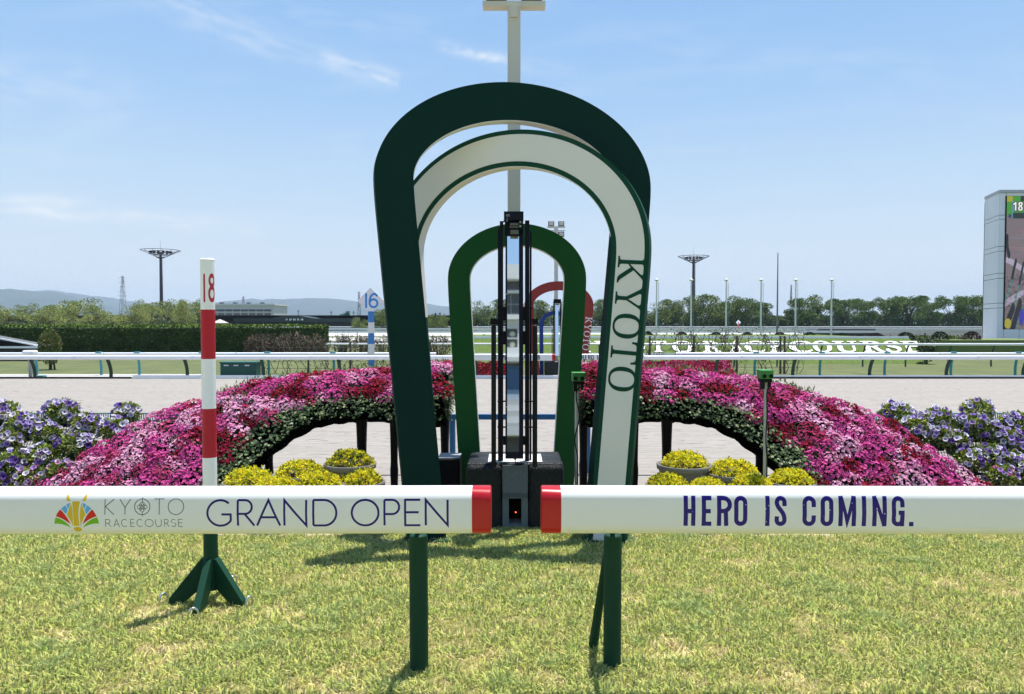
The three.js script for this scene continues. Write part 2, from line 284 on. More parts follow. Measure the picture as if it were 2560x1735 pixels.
const KANJI = { // strokes on a 100 grid
  京: [[50, 2, 50, 16], [6, 18, 94, 18], [26, 32, 74, 32, 74, 52, 26, 52, 26, 32], [50, 52, 50, 94, 40, 90], [28, 62, 14, 86], [70, 62, 88, 84]],
  都: [[30, 4, 30, 40], [10, 20, 50, 20], [4, 40, 58, 40], [52, 8, 8, 62], [18, 52, 50, 52, 50, 94, 18, 94, 18, 52], [18, 72, 50, 72], [68, 6, 68, 96], [68, 10, 92, 10, 80, 36, 94, 56, 84, 68, 72, 64]],
  競: [[25, 2, 25, 12], [6, 13, 46, 13], [14, 18, 18, 28], [38, 18, 34, 28], [4, 32, 48, 32], [12, 40, 42, 40, 42, 60, 12, 60, 12, 40], [20, 60, 6, 94], [32, 60, 32, 90, 48, 90], [75, 2, 75, 12], [56, 13, 96, 13], [64, 18, 68, 28], [88, 18, 84, 28], [54, 32, 98, 32], [62, 40, 92, 40, 92, 60, 62, 60, 62, 40], [70, 60, 56, 94], [82, 60, 82, 90, 98, 90]],
  馬: [[20, 6, 20, 62], [20, 6, 86, 6], [20, 24, 80, 24], [20, 42, 80, 42], [50, 6, 50, 60], [20, 62, 88, 62, 84, 94, 70, 90], [14, 72, 8, 92], [32, 72, 34, 90], [50, 70, 54, 88], [66, 70, 70, 84]],
  場: [[18, 10, 18, 78], [4, 32, 34, 32], [2, 82, 36, 72], [46, 4, 84, 4, 84, 34, 46, 34, 46, 4], [46, 19, 84, 19], [38, 44, 96, 44], [56, 44, 38, 68], [50, 58, 92, 58, 84, 96, 74, 92], [66, 58, 46, 88], [80, 58, 60, 94]],
};
function drawKanji(g, ch, x, y, s) { for (const k of KANJI[ch]) { g.beginPath(); g.moveTo(x + k[0] * s / 100, y + k[1] * s / 100); for (let i = 2; i < k.length; i += 2) g.lineTo(x + k[i] * s / 100, y + k[i + 1] * s / 100); g.stroke(); } }
const HERO = [['H', 1712, 1741.6], ['E', 1757.5, 1782], ['R', 1796, 1825], ['O', 1839, 1872], ['I', 1918, 1928], ['S', 1941, 1971], ['C', 2011, 2044.5], ['O', 2056.6, 2088.5], ['M', 2101.8, 2145.8], ['I', 2161, 2171], ['N', 2187, 2223], ['G', 2235.6, 2267.6], ['.', 2280, 2291]];
const PAPER = '#dfe0de';

// ---------------------------------------------------------------- the printed rails in front
const RAIL_D = 3.66;            // the beams hang a little in front of their posts
function beamProfile(h, t, r) {                 // a rounded section: z towards the camera, y up; starts on top, goes round the front
  const p = [], corner = (cz, cy, a0) => { for (let i = 0; i <= 6; i++) { const a = a0 - i / 6 * Math.PI / 2; p.push([cz + r * Math.cos(a), cy + r * Math.sin(a)]); } };
  p.push([0, h / 2]); corner(t / 2 - r, h / 2 - r, Math.PI / 2); p.push([t / 2 + .004, 0]); corner(t / 2 - r, -h / 2 + r, 0); p.push([0, -h / 2]);
  corner(-t / 2 + r, -h / 2 + r, -Math.PI / 2); corner(-t / 2 + r, h / 2 - r, Math.PI); p.push([0, h / 2]);
  return p;
}
function loft(profile, x0, x1, h, ux = (x) => x) {           // a length of section; u along, v by height
  const g = new THREE.BufferGeometry(), pos = [], uv = [], idx = [], nx = 2;
  for (let i = 0; i < nx; i++) { const x = i ? x1 : x0; for (const [z, y] of profile) { pos.push(x, y, z); uv.push(ux(x), y / h + .5); } }
  const n = profile.length;
  for (let j = 0; j < n - 1; j++) idx.push(j, j + 1, n + j + 1, j, n + j + 1, n + j);
  g.setAttribute('position', new THREE.Float32BufferAttribute(pos, 3)); g.setAttribute('uv', new THREE.Float32BufferAttribute(uv, 2)); g.setIndex(idx); g.computeVertexNormals();
  return g;
}
function capFace(profile, x) { const s = new THREE.Shape(profile.map(([z, y]) => new THREE.Vector2(z, y))); return new THREE.ShapeGeometry(s).rotateY(Math.PI / 2).scale(-1, 1, 1).translate(x, 0, 0).rotateY(0); }
{
  const t = .15, low = Y(1336, RAIL_D - .05), high = Y(1214, RAIL_D + .02), h = high - low, yc = (high + low) / 2, prof = beamProfile(h, t, .052), front = prof.slice(0, 17), back = prof.slice(16);
  const print = (tex) => mat([1, 1, 1], .36, { map: tex, specularIntensity: .5, clearcoat: .08, clearcoatRoughness: .12 });
  const S = 2048 / 1200, SY = 208 / 115;
  const leftTex = canvasTex(2048, 208, (g) => {
    g.fillStyle = PAPER; g.fillRect(0, 0, 2048, 208);
    g.setTransform(S, 0, 0, SY, 21 * S, -1228 * SY);
    g.lineJoin = 'miter'; g.miterLimit = 3;
    g.strokeStyle = '#1a0866'; g.lineWidth = 5.2;
    for (const [c, a, b] of [['G', 512, 574], ['R', 590, 631], ['A', 638, 696], ['N', 707, 762], ['D', 780, 838], ['O', 877, 944], ['P', 959, 996], ['E', 1011, 1049], ['N', 1063, 1118]]) penGlyph(g, c, a, b, 1252.5, 1316);
    g.strokeStyle = '#2c3440'; g.lineWidth = 1.7;
    for (const [c, a, b] of [['K', 256, 279], ['Y', 293, 320], ['O', 330.5, 369], ['T', 379.5, 405.5], ['O', 415, 454]]) penGlyph(g, c, a, b, 1249, 1287.5);
    g.lineWidth = 1.3;
    g.beginPath(); g.moveTo(350, 1245); g.lineTo(350, 1260); g.moveTo(350, 1281); g.lineTo(350, 1292); g.stroke();
    g.lineWidth = 1.1;
    for (const [dx, dy, r] of [[0, -8, 4.4], [0, 8, 4.4], [-8, 0, 4.4], [8, 0, 4.4], [-4.6, -4.6, 3], [4.6, -4.6, 3], [-4.6, 4.6, 3], [4.6, 4.6, 3]]) { g.beginPath(); g.arc(349.8 + dx, 1268.5 + dy, r, 0, 7); g.stroke(); }
    g.fillStyle = '#b8a890'; g.fillRect(347.5, 1266, 5, 5);
    g.strokeStyle = '#3c4a4a'; g.lineWidth = 1.35;
    for (const [c, a, b] of [['R', 256.5, 270], ['A', 277, 291], ['C', 296, 311], ['E', 319.5, 329], ['C', 335, 350], ['O', 356, 376.5], ['U', 382.5, 397], ['R', 405, 416], ['S', 422, 433.5], ['E', 440, 450.5]]) penGlyph(g, c, a, b, 1299.5, 1318);
    // the fan-shaped emblem
    const px = (x) => 100 + x / 5.81, py = (y) => 1220 + y / 5.81;
    const shape = (fill, d) => { g.fillStyle = fill; g.beginPath(); g.moveTo(px(d[0]), py(d[1])); for (let i = 2; i < d.length; i += 4) g.quadraticCurveTo(px(d[i]), py(d[i + 1]), px(d[i + 2]), py(d[i + 3])); g.closePath(); g.fill(); };
    const both = (fill, d) => { shape(fill, d); shape(fill, d.map((q, i) => i % 2 ? q : 972 - q)); };
    both('#d2b02a', [350, 100, 385, 145, 397, 195, 370, 205, 348, 190, 325, 150, 350, 100]);
    shape('#d2b02a', [420, 208, 485, 190, 538, 206, 505, 330, 528, 560, 488, 548, 440, 566, 448, 330, 420, 208]);
    both('#d2b02a', [410, 225, 448, 380, 428, 560, 400, 470, 350, 390, 385, 310, 410, 225]);
    both('#5fa8dc', [398, 220, 368, 232, 340, 248, 360, 290, 368, 318, 390, 270, 398, 220]);
    both('#5fa8dc', [328, 256, 290, 278, 264, 305, 305, 345, 335, 385, 352, 352, 360, 330, 350, 290, 328, 256]);
    both('#cc2218', [252, 316, 210, 362, 188, 415, 290, 440, 396, 532, 350, 400, 252, 316]);
    both('#6fae1c', [184, 430, 165, 470, 160, 524, 290, 515, 402, 588, 320, 460, 184, 430]);
    g.fillStyle = '#d2b02a'; g.beginPath(); g.ellipse(px(494), py(607), 60 / 5.81, 38 / 5.81, 0, 0, 7); g.fill();
  });
  const rightTex = canvasTex(2048, 208, (g) => {
    g.fillStyle = PAPER; g.fillRect(0, 0, 2048, 208);
    g.setTransform(S, 0, 0, SY, -1400 * S, -1228 * SY);
    g.strokeStyle = g.fillStyle = '#1c0870'; g.lineWidth = 10.6; g.lineJoin = 'miter';
    for (const [c, a, b] of HERO) posterGlyph(g, c, a, b, 1242.5, 1317, 10.6);
    g.fillStyle = PAPER; const r = mulberry(5); for (let i = 0; i < 26; i++) { const k = HERO[Math.floor(r() * 12)], x = mixv(k[1], k[2], r()), y = mixv(1243, 1316, r()), s = .6 + r() * 1.5; g.beginPath(); g.ellipse(x, y, s, s * .5, r() * 3, 0, 7); g.fill(); }
  });
  const front0 = RAIL_D - t / 2, ux = (p0) => (x) => ((x * FOCAL / front0 + 1280) - p0) / 1200;
  const rail = (label, xa, xb, xr, tex, p0, tilt) => {
    const inner = Math.abs(xa) < Math.abs(xb) ? xa : xb, o = thing('printed_rail', label, 'rail', [inner, yc, -RAIL_D]);
    o.rotation.z = tilt; const sh = (x) => x - inner, u = ux(p0);
    const e0 = Math.min(sh(xr), sh(inner > 0 ? xb : xa)), e1 = Math.max(sh(xr), sh(inner > 0 ? xb : xa));
    part('printed_face', loft(front, e0, e1, h, (x) => u(x + inner)), print(tex), o);
    part('beam_back', loft(back, e0, e1, h), MAT.railWhite, o);
    const capProf = beamProfile(h + .0012, t + .0024, .0525), c0 = Math.min(sh(xr), 0), c1 = Math.max(sh(xr), 0);
    const s = new THREE.Shape(beamProfile(h - .012, t - .012, .047).map(([z, y]) => new THREE.Vector2(z, y)));
    const end = new THREE.ShapeGeometry(s).rotateY(-Math.PI / 2); // z of section becomes world z
    const r = inner > 0 ? .5 : -.5, bev = [];
    const edge = beamProfile(h - .012, t - .012, .047); { const pos = [], idx = []; capProf.forEach(([z, y], i) => { pos.push(r * .008, y, z, 0, edge[i][1], edge[i][0]); if (i) { const k = i * 2; idx.push(k - 2, k - 1, k + 1, k - 2, k + 1, k); } }); const g = new THREE.BufferGeometry(); g.setAttribute('position', new THREE.Float32BufferAttribute(pos, 3)); g.setIndex(idx); g.computeVertexNormals(); bev.push(g); }
    part('end_cap', [loft(capProf, inner > 0 ? .004 : c0, inner > 0 ? c1 : -.004, h), ...bev, end], MAT.red, o);
    return o;
  };
  const edgeL = X(1227, front0), capL = X(1179, front0), edgeR = X(1354, front0), capR = X(1404, front0);
  const L = rail('white rail with red end cap printed GRAND OPEN beside a fan emblem', -7, edgeL, capL, leftTex, -21, .0022);
  const R = rail('white rail with red end cap printed HERO IS COMING in heavy letters', edgeR, 7, capR, rightTex, 1400, -.0022);
  // padded posts under the rails
  const post = (parent, px, py, w, brace) => {
    const b = ground(px, py), local = V(b.x - parent.position.x, -parent.position.y, b.z - parent.position.z), r = M(w, -b.z) / 2, top = Y(1334, -b.z) - parent.position.y;
    const pts = [[.001, -.002], [r * .99, -.002], [r, .02], [r, top - local.y - .012], [r * .82, top - local.y], [r * .3, top - local.y + .001], [.001, top - local.y + .001]].map((q) => new THREE.Vector2(...q));
    const bumps = new THREE.LatheGeometry(pts, 24).translate(local.x, local.y, local.z);
    part('padded_post', bumps, MAT.padGreen, parent);
    part('post_stem', tube([V(local.x, top - .03, local.z), V(local.x, top + .02, local.z), V(local.x, -h / 2 - .012, local.z + .09), V(local.x, -h / 2 + .006, 0)], .013, 16, 8), MAT.black, parent);
    if (brace) { const f = ground(brace[0], brace[1]); const foot = V(f.x - parent.position.x, local.y, f.z - parent.position.z), head = V(local.x + (brace[2] ?? -.012), top - .03, local.z - .055); const g = rod(foot, head, .027, .017, 10); part('brace', g, MAT.padGreen, parent); }
  };
  post(L, 1047, 1682, 47, [1046, 1650, .012]); post(R, 1531, 1672, 45, [1482, 1626]);
  for (const k of [1]) { post(L, 1047 - 1860 * k, 1682, 47); post(R, 1531 + 1860 * k, 1672, 45); }
}

// ---------------------------------------------------------------- the red and white furlong post
{
  const d = 4.83, x = X(520, d), o = thing('distance_post', 'red and white striped pole marked 18 on a green four-legged foot', 'post', [x, 0, -d]), r = .0435;
  const ys = [649, 774, 897, 1020.7, 1142.5, 1268].map((p) => Y(p, d)), cyl = (y0, y1, rr = r) => new THREE.CylinderGeometry(rr, rr, y1 - y0, 40, 1, true).translate(0, (y0 + y1) / 2, 0);
  const num = canvasTex(1024, 512, (g) => {
    g.fillStyle = '#ececea'; g.fillRect(0, 0, 1024, 512); g.strokeStyle = '#b01432'; g.lineCap = 'round';
    const A = (deg) => 512 + (deg + 11) / 360 * 1024, T = (py) => (py - 649) / (774 - 649) * 512;
    g.lineWidth = 46; g.beginPath(); g.moveTo(A(-16), T(690)); g.lineTo(A(-16), T(751)); g.stroke();
    g.lineWidth = 44; g.beginPath(); g.ellipse(A(48), T(702), 62, 52, 0, 0, 7); g.stroke(); g.beginPath(); g.ellipse(A(48), T(735), 72, 66, 0, 0, 7); g.stroke();
  });
  num.wrapS = THREE.RepeatWrapping; num.offset.x = .5;
  const band = (n, m) => part('band', cyl(ys[n + 1], ys[n]), m, o);
  const top = part('numbered_band', cyl(ys[1], ys[0]), mat([1, 1, 1], .4, { map: num, clearcoat: .2 }), o);
  part('top_cap', new THREE.CylinderGeometry(r * .9, r * 1.03, .008, 40).translate(0, ys[0] + .003, 0), MAT.railWhite, o);
  band(1, MAT.redPaint); band(2, MAT.railWhite); band(3, MAT.redPaint); band(4, MAT.railWhite);
  part('lower_pole', new THREE.CylinderGeometry(r * .98, r * 1.04, ys[5] - .1, 32).translate(0, (ys[5] + .1) / 2, 0), MAT.padGreen, o);
  for (let k = 0; k < 4; k++) {
    const a = [-.33, Math.PI / 2 - .12, Math.PI + .14, -Math.PI / 2 + .02][k], s = new THREE.Shape([[.03, .30], [.055, .30], [.25, .055], [.262, 0], [.20, 0], [.06, .115], [.03, .115]].map((q) => new THREE.Vector2(...q)));
    const leg = part('leg', new THREE.ExtrudeGeometry(s, { depth: .036, bevelSize: .004, bevelThickness: .004, bevelSegments: 2 }).translate(0, 0, -.018).rotateY(a), MAT.padGreen, o);
    const ring = new THREE.TorusGeometry(.037, .0068, 8, 24).scale(.8, 1.15, 1).rotateY(k === 3 ? .5 : 1.1).translate(.292 * Math.cos(a), .042, -.292 * Math.sin(a));
    part('anchor_ring', ring, MAT.steel, leg);
  }
}

// ---------------------------------------------------------------- the finishing arches
const fonts = new FontLoader(), serif = await fonts.loadAsync('fonts/droid/droid_serif_regular.typeface.json'), sansBold = await fonts.loadAsync('fonts/droid/droid_sans_bold.typeface.json');
function horseshoe(half, foot, wideH, topH, n = 150) {      // the outer line, from the left foot over the top to the right foot
  let pts = [];
  const rise = topH - wideH, legs = 34, arc = n - 2 * legs;
  for (let i = 0; i < legs; i++) pts.push([-mixv(foot, half, i / legs), wideH * i / legs]);
  for (let i = 0; i <= arc; i++) { const a = Math.PI - i / arc * Math.PI; pts.push([half * Math.cos(a), wideH + rise * Math.sin(a)]); }
  for (let i = legs - 1; i >= 0; i--) pts.push([mixv(foot, half, i / legs), wideH * i / legs]);
  for (let k = 0; k < 10; k++) pts = pts.map((p, i) => i === 0 || i === pts.length - 1 ? p : [(pts[i - 1][0] + 2 * p[0] + pts[i + 1][0]) / 4, (pts[i - 1][1] + 2 * p[1] + pts[i + 1][1]) / 4]);
  const nor = pts.map((p, i) => { const a = pts[Math.max(0, i - 1)], b = pts[Math.min(pts.length - 1, i + 1)], dx = b[0] - a[0], dy = b[1] - a[1], l = Math.hypot(dx, dy); return [dy / l, -dx / l]; });
  return { pts, nor };
}
function bandGeo({ pts, nor }, o0, o1, z0, z1, i0 = 0, i1 = pts.length - 1) {   // a strip between two distances inside the line, from z0 to z1
  const at2 = (i, o) => [pts[i][0] + nor[i][0] * o, Math.max(.001, pts[i][1] + nor[i][1] * o)], pos = [], idx = [], grid = [[o0, z1], [o1, z1], [o1, z0], [o0, z0]];
  const quads = [[0, 1], [1, 2], [2, 3], [3, 0]];
  for (const [a, b] of quads) { const s = pos.length / 3; for (let i = i0; i <= i1; i++) for (const k of [a, b]) { const [x, y] = at2(i, grid[k][0]); pos.push(x, y, grid[k][1]); } for (let i = 0; i < i1 - i0; i++) { const k = s + i * 2; idx.push(k, k + 1, k + 3, k, k + 3, k + 2); } }
  for (const i of [i0, i1]) { const s = pos.length / 3; for (const [o, z] of grid) { const [x, y] = at2(i, o); pos.push(x, y, z); } idx.push(s, s + 1, s + 2, s, s + 2, s + 3); }
  const g = new THREE.BufferGeometry(); g.setAttribute('position', new THREE.Float32BufferAttribute(pos, 3)); g.setAttribute('uv', new THREE.Float32BufferAttribute(pos.flatMap((v, i) => i % 3 === 2 ? [] : [v * .8]), 2)); g.setIndex(idx); g.computeVertexNormals(); return g;
}
function uprightWord(word, line, across, h0, h1, size, z, m, parent, thick = .004) { // letters turned on their side, reading down the right-hand leg
  const { pts, nor } = line, n = pts.length;
  const pointAt = (y) => { for (let i = Math.floor(n / 2); i < n - 1; i++) if (pts[i][1] >= y && pts[i + 1][1] < y) { const t = (pts[i][1] - y) / (pts[i][1] - pts[i + 1][1]); return { x: mixv(pts[i][0], pts[i + 1][0], t), nx: nor[i][0], ny: nor[i][1] }; } };
  const glyphs = [...word].map((c) => { const g = new TextGeometry(c, { font: serif, size, depth: thick, curveSegments: 8, bevelEnabled: false }); g.computeBoundingBox(); return g; });
  const gap = size * .10, total = glyphs.reduce((s, g) => s + g.boundingBox.max.x - g.boundingBox.min.x + gap, -gap), k = (h0 - h1) / total;
  let y = h0;
  for (const g of glyphs) {
    const b = g.boundingBox, w = b.max.x - b.min.x; g.translate(-(b.min.x + b.max.x) / 2, -size * .357, 0).scale(k, 1, 1);
    const yc = y - w * k / 2, p = pointAt(yc), a = Math.atan2(p.ny, p.nx);     // the normal points inwards, left
    g.rotateZ(-Math.PI / 2 + (a - Math.PI) ).translate(p.x + p.nx * across, yc + p.ny * across, z);
    part('letter', g, m, parent); y -= (w + gap) * k;
  }
}
{
  const c13 = Math.cos(15 * Math.PI / 180), yaw = 15 * Math.PI / 180;
  const goal = thing('finish_arch', 'tall finish arch of two interlaced bands, dark green and white lettered KYOTO', 'arch', [.03, 0, -6.46]);
  const A = horseshoe(1.165 / c13, .905 / c13, 2.97, 3.815), B = horseshoe(1.108 / Math.cos(.314), .925 / Math.cos(.314), 2.40, 3.425);
  const turnA = V(.016, 0, 0), put = (g, a, dx) => g.rotateY(a).translate(dx, 0, 0);
  const bandA = part('green_band', put(bandGeo(A, 0, .312, -.06, .06), yaw, .016), MAT.archGreen, goal);
  part('inner_edge', put(bandGeo(A, .312, .318, -.058, .058, 36, 114), yaw, .016), MAT.white, bandA);
  const bandB = part('lettered_band', new THREE.BufferGeometry().copy(bandGeo(B, 0, .302, -.06, .06)), MAT.borderGreen, goal);
  bandB.rotation.y = -18 * Math.PI / 180; bandB.position.x = -.023;
  part('inner_edge', bandGeo(B, .302, .308, -.058, .058, 26, 112), MAT.white, bandB);
  part('face_panel', bandGeo(B, .039, .263, .060, .066), MAT.white, bandB);
  uprightWord('KYOTO', B, .166, Y(648, 6.25), Y(978, 6.25), .222, .0645, MAT.borderGreen, bandB);
  const foot = (x, z, w) => part('foot_plate', box(w, .03, .3, x, .016, z), MAT.padGreen, goal);
  foot(-.72, .17, .42); foot(.76, .16, .42);
  // the smaller horseshoe behind
  const inner = thing('green_horseshoe', 'smaller mid-green horseshoe band standing behind the finish arch', 'arch', [.05, 0, -7.62]);
  const C = horseshoe(.692, .56, 2.24, 2.80), bc = part('band', bandGeo(C, 0, .216, -.05, .05), MAT.innerGreen, inner);
  part('inner_edge', bandGeo(C, .216, .221, -.048, .048), MAT.white, bc);
}

// ---------------------------------------------------------------- the finishing mirror on its padded block
{
  const d = 6.55, o = thing('finish_mirror', 'tall narrow finishing mirror in black frames on a padded dark block', 'mirror', [X(1288, d), 0, -d]);
  const L = (px) => X(px, d) - o.position.x, H = (py, dd = d) => Y(py, dd);
  const vinyl = mat([.012, .014, .016], .5, { specularIntensity: .6 }), wrinkle = dataTex(256, 256, (u, v) => [.5 + .3 * torus(u, v, 9, 9, 2) + .2 * torus(u, v, 30, 30, 6)], 2, 2);
  vinyl.bumpMap = wrinkle; vinyl.bumpScale = .012;
  const slate = mat([.11, .135, .15], .65, { bumpMap: wrinkle, bumpScale: .008 });
  const w = M(247, d), hTop = .575, slit = M(32, d);
  const side = (w - 2 * slit) / 2;
  for (const s of [-1, 1]) part('padded_side', rbox(side, hTop, .66, .045, s * (w / 2 - side / 2), hTop / 2, -.33, 4), vinyl, o);
  const topPad = part('top_pad', rbox(w * .985, .05, .62, .02, 0, hTop - .012, -.34, 3), vinyl, o);
  part('white_board', box(w * .56, .006, .40, 0, hTop + .0175, -.27), mat([.7, .7, .7], .6), topPad);
  const y0 = H(1246);
  part('cover_flap', box(2 * slit - .002, hTop - y0, .02, 0, (hTop + y0) / 2, -.005), slate, o);
  part('flap_hem', box(2 * slit - .002, .03, .028, 0, y0 + .03, -.004), slate, o);
  const frameM = mat([.20, .24, .26], .7, { bumpMap: wrinkle, bumpScale: .01 }), q = M(16, d), hole = part('opening_frame', [box(q, y0, .2, -slit + q / 2, y0 / 2, -.11), box(q, y0, .2, slit - q / 2, y0 / 2, -.11), box(2 * slit - 2 * q, .06, .2, 0, .03, -.11)], frameM, o);
  part('opening_back', box(2 * slit, y0, .02, 0, y0 / 2, -.4), MAT.black, o);
  part('indicator_light', new THREE.SphereGeometry(.005, 12, 8).translate(.006, H(1302), -.30), new THREE.MeshStandardMaterial({ color: rgb(.2, .01, .0), emissive: rgb(1, .10, .02), emissiveIntensity: 6 }), o);
  // columns
  const col = (name, pa, pb, top, z, m, dz = .045) => part(name, box(L(pb) - L(pa), H(top) - hTop, dz, (L(pa) + L(pb)) / 2, (H(top) + hTop) / 2, z), m, o);
  col('column', 1244, 1257, 566, -.12, MAT.navy); col('column', 1313, 1324, 547, -.12, MAT.navy); col('column', 1325, 1330, 574, -.16, MAT.navy); col('column', 1249, 1257.5, 547, -.17, MAT.navy);
  const guard = (pa, pb) => { const r = (L(pb) - L(pa)) / 2, x = (L(pa) + L(pb)) / 2, p = part('guard_post', [rod(V(x, hTop - .01, .02), V(x, H(818), .02), r, r, 14), new THREE.SphereGeometry(r, 14, 8).translate(x, H(818), .02)], MAT.guard, o); return p; };
  guard(1228, 1240.5); guard(1331, 1343.5);
  for (const [pa, pb] of [[1226, 1244], [1330, 1345]]) part('bracket', [box(L(pb) - L(pa), M(14, d), .05, (L(pa) + L(pb)) / 2, H(804), -.05), box(.012, M(10, d), .02, (L(pa) + L(pb)) / 2 + (pa < 1280 ? -.02 : .02), H(800), -.015)], MAT.black, o);
  for (const py of [770, 1005, 1070]) for (const s of [-1, 1]) part('cross_bar', box(.075, .012, .012, s * (L(1322) + .0), H(py), -.06), MAT.black, o);
  for (const py of [784, 845, 1105]) for (const s of [-1, 1]) part('clamp', box(M(20, d), M(py < 900 ? 34 : 22, d), .03, s * L(1308.5), H(py), -.09), MAT.black, o);
  // mirror in its frame, tipped to the stand
  const mt = H(588), mb = H(1124), ml = L(1268), mr = L(1297.5), mc = (mt + mb) / 2, tip = new THREE.Group(); tip.name = 'mirror_frame'; tip.position.set(0, mc, .0); tip.rotation.x = -MIRROR_TILT; o.add(tip);
  const hh = (mt - mb) / 2 / Math.cos(MIRROR_TILT), x0 = L(1263.5), x1 = L(1308);
  part('mirror_glass', box(mr - ml, hh * 2, .006, (ml + mr) / 2, 0, .012), MAT.mirror, tip);
  const rim = (a, b) => box(b - a, hh * 2 + .1, .03, (a + b) / 2, 0, .012);
  part('frame_side', rim(x0, ml), MAT.navy, tip); part('frame_side', rim(mr, x1), MAT.navy, tip); part('frame_end', box(x1 - x0, .06, .03, (x0 + x1) / 2, -hh - .03, .012), MAT.navy, tip); part('frame_end', box(x1 - x0, .05, .03, (x0 + x1) / 2, hh + .025, .012), MAT.navy, tip);
  for (const y of [-.55, -.1, .42]) part('bolt', new THREE.SphereGeometry(.006, 8, 6).translate(ml - .004, y, .03), MAT.steel, tip);
  // the head with its camera gear
  const head = part('head_box', [box(L(1308.5) - L(1260), H(531) - H(552), .16, (L(1260) + L(1308.5)) / 2, H(541), -.03), box(L(1308) - L(1262), H(545) - H(586), .03, (L(1262) + L(1308)) / 2, H(566), -.1)], MAT.navy, o);
  part('winch_drum', [rod(V(L(1275), H(562), .035), V(L(1296), H(562), .035), .012, .012, 12), rod(V(L(1274), H(569), .04), V(L(1296), H(569), .04), .007), box(M(20, d), .03, .05, L(1286), H(580), .0)], mat([.10, .11, .10], .5), head);
  part('pulley', [rod(V(L(1300.5), H(557), .03), V(L(1300.5), H(557), .05), .009, .009, 14), rod(V(L(1300.5), H(567), .03), V(L(1300.5), H(567), .05), .010, .010, 14)], mat([.25, .25, .24], .4), head);
  part('small_camera', [rbox(M(10, d), .02, .06, .004, L(1270), H(542), .03), rod(V(L(1268), H(545), .04), V(L(1268), H(556), .05), .01, .008, 12)], mat([.08, .085, .09], .4), head);
  part('cable', tube([V(L(1263), H(552), .03), V(L(1259), H(556), .05), V(L(1252), H(562), -.02), V(L(1250), H(566), -.1)], .006, 16), MAT.black, head);
  part('lever', [rod(V(0, hTop + .01, -.03), V(0, hTop + .06, -.03), .004), box(.022, .018, .018, 0, hTop + .055, -.03)], MAT.black, o);
}

// ---------------------------------------------------------------- lamp masts
function mast(label, px, d, topPy, wpx, full) {
  const o = thing('lamp_mast', label, 'lamp mast', [X(px, d), 0, -d]), yt = Y(topPy, d), w = M(wpx, d), k = w / .125;
  part('pole', rbox(w, yt, w, .012 * k, 0, yt / 2, 0), MAT.cream, o);
  const pl = part('platform', box(.60 * k, .044 * k, .13 * k, 0, yt + .002, 0), MAT.cream, o);
  part('gusset', new THREE.CylinderGeometry(w * .36, w * .3, .10 * k, 20, 1, false).scale(1, 1, .6).translate(0, yt - .085 * k, w * .5), MAT.cream, pl);
  const lamp = (x, y) => { const g = part('floodlight', rbox(.20 * k, .17 * k, .12 * k, .015, x, y, .02), mat([.03, .03, .04], .5), o); part('lens', rbox(.15 * k, .12 * k, .02, .008, x, y, .02 + .06 * k), mat([.55, .52, .45], .3), g); };
  for (const x of [-.17, .17]) { lamp(x * k, yt + .110 * k); if (full) lamp(x * k, yt - .24 * k); }
  if (full) part('crossbar', box(.62 * k, .03 * k, .05 * k, 0, yt - .12 * k, .06), MAT.cream, o);
}
mast('tall cream lamp mast rising right behind the finishing mirror', 1285, 7.72, 15, 32, false);
mast('small white lamp mast with four floodlights beyond the sand track', 1390, 27.6, 568, 9.2, true);

// ---------------------------------------------------------------- timing sensors on thin poles
function sensor(label, px, pyTop, pxPole, d, flip) {
  const o = thing('timing_sensor', label, 'sensor', [X(pxPole, d), 0, -d]), y = Y(pyTop, d), dx = X(px, d) - o.position.x;
  const green = mat([.035, .25, .045], .45), b = part('sensor_box', rbox(M(31, d), M(20, d), .13, .006, dx, y - M(14, d), 0), green, o);
  b.rotation.x = .0; part('lid', rbox(M(33, d), .012, .14, .004, dx, y - M(4, d), 0), green, b);
  for (const s of [-.24, .24]) part('lens', [rod(V(dx + s * M(34, d), y - M(17, d), .076), V(dx + s * M(34, d), y - M(17, d), .080), M(5, d), M(5, d), 14)], MAT.black, b);
  part('bracket', [box(M(28, d), M(8, d), .09, dx, y - M(29, d), 0), box(M(8, d), M(24, d), .05, dx - M(8, d), y - M(38, d), .01), box(M(6, d), M(20, d), .05, dx + M(9, d), y - M(36, d), .01)], MAT.black, o);
  part('pole', rod(V(0, 0, 0), V(0, y - M(32, d), 0), M(4.6, d), M(4.6, d), 16), MAT.alu, o);
  part('cable', tube([V(M(6, d), y - M(40, d), .03), V(M(flip ? 1 : -2, d), y - .2, .03), V(M(flip ? 2 : 6, d), y - .42, .025), V(-M(flip ? 1 : 5, d), y - .62, .03), V(M(2, d), y - .8, .03), V(0, .01, .03)], M(1.6, d), 40), MAT.black, o);
}
sensor('green timing sensor on a pole beside the lettered white arch leg', 1446, 928, 1442, 6.95, false);
sensor('green timing sensor on a pole before the flower arch slope', 1914, 922, 1916, 6.8, true);

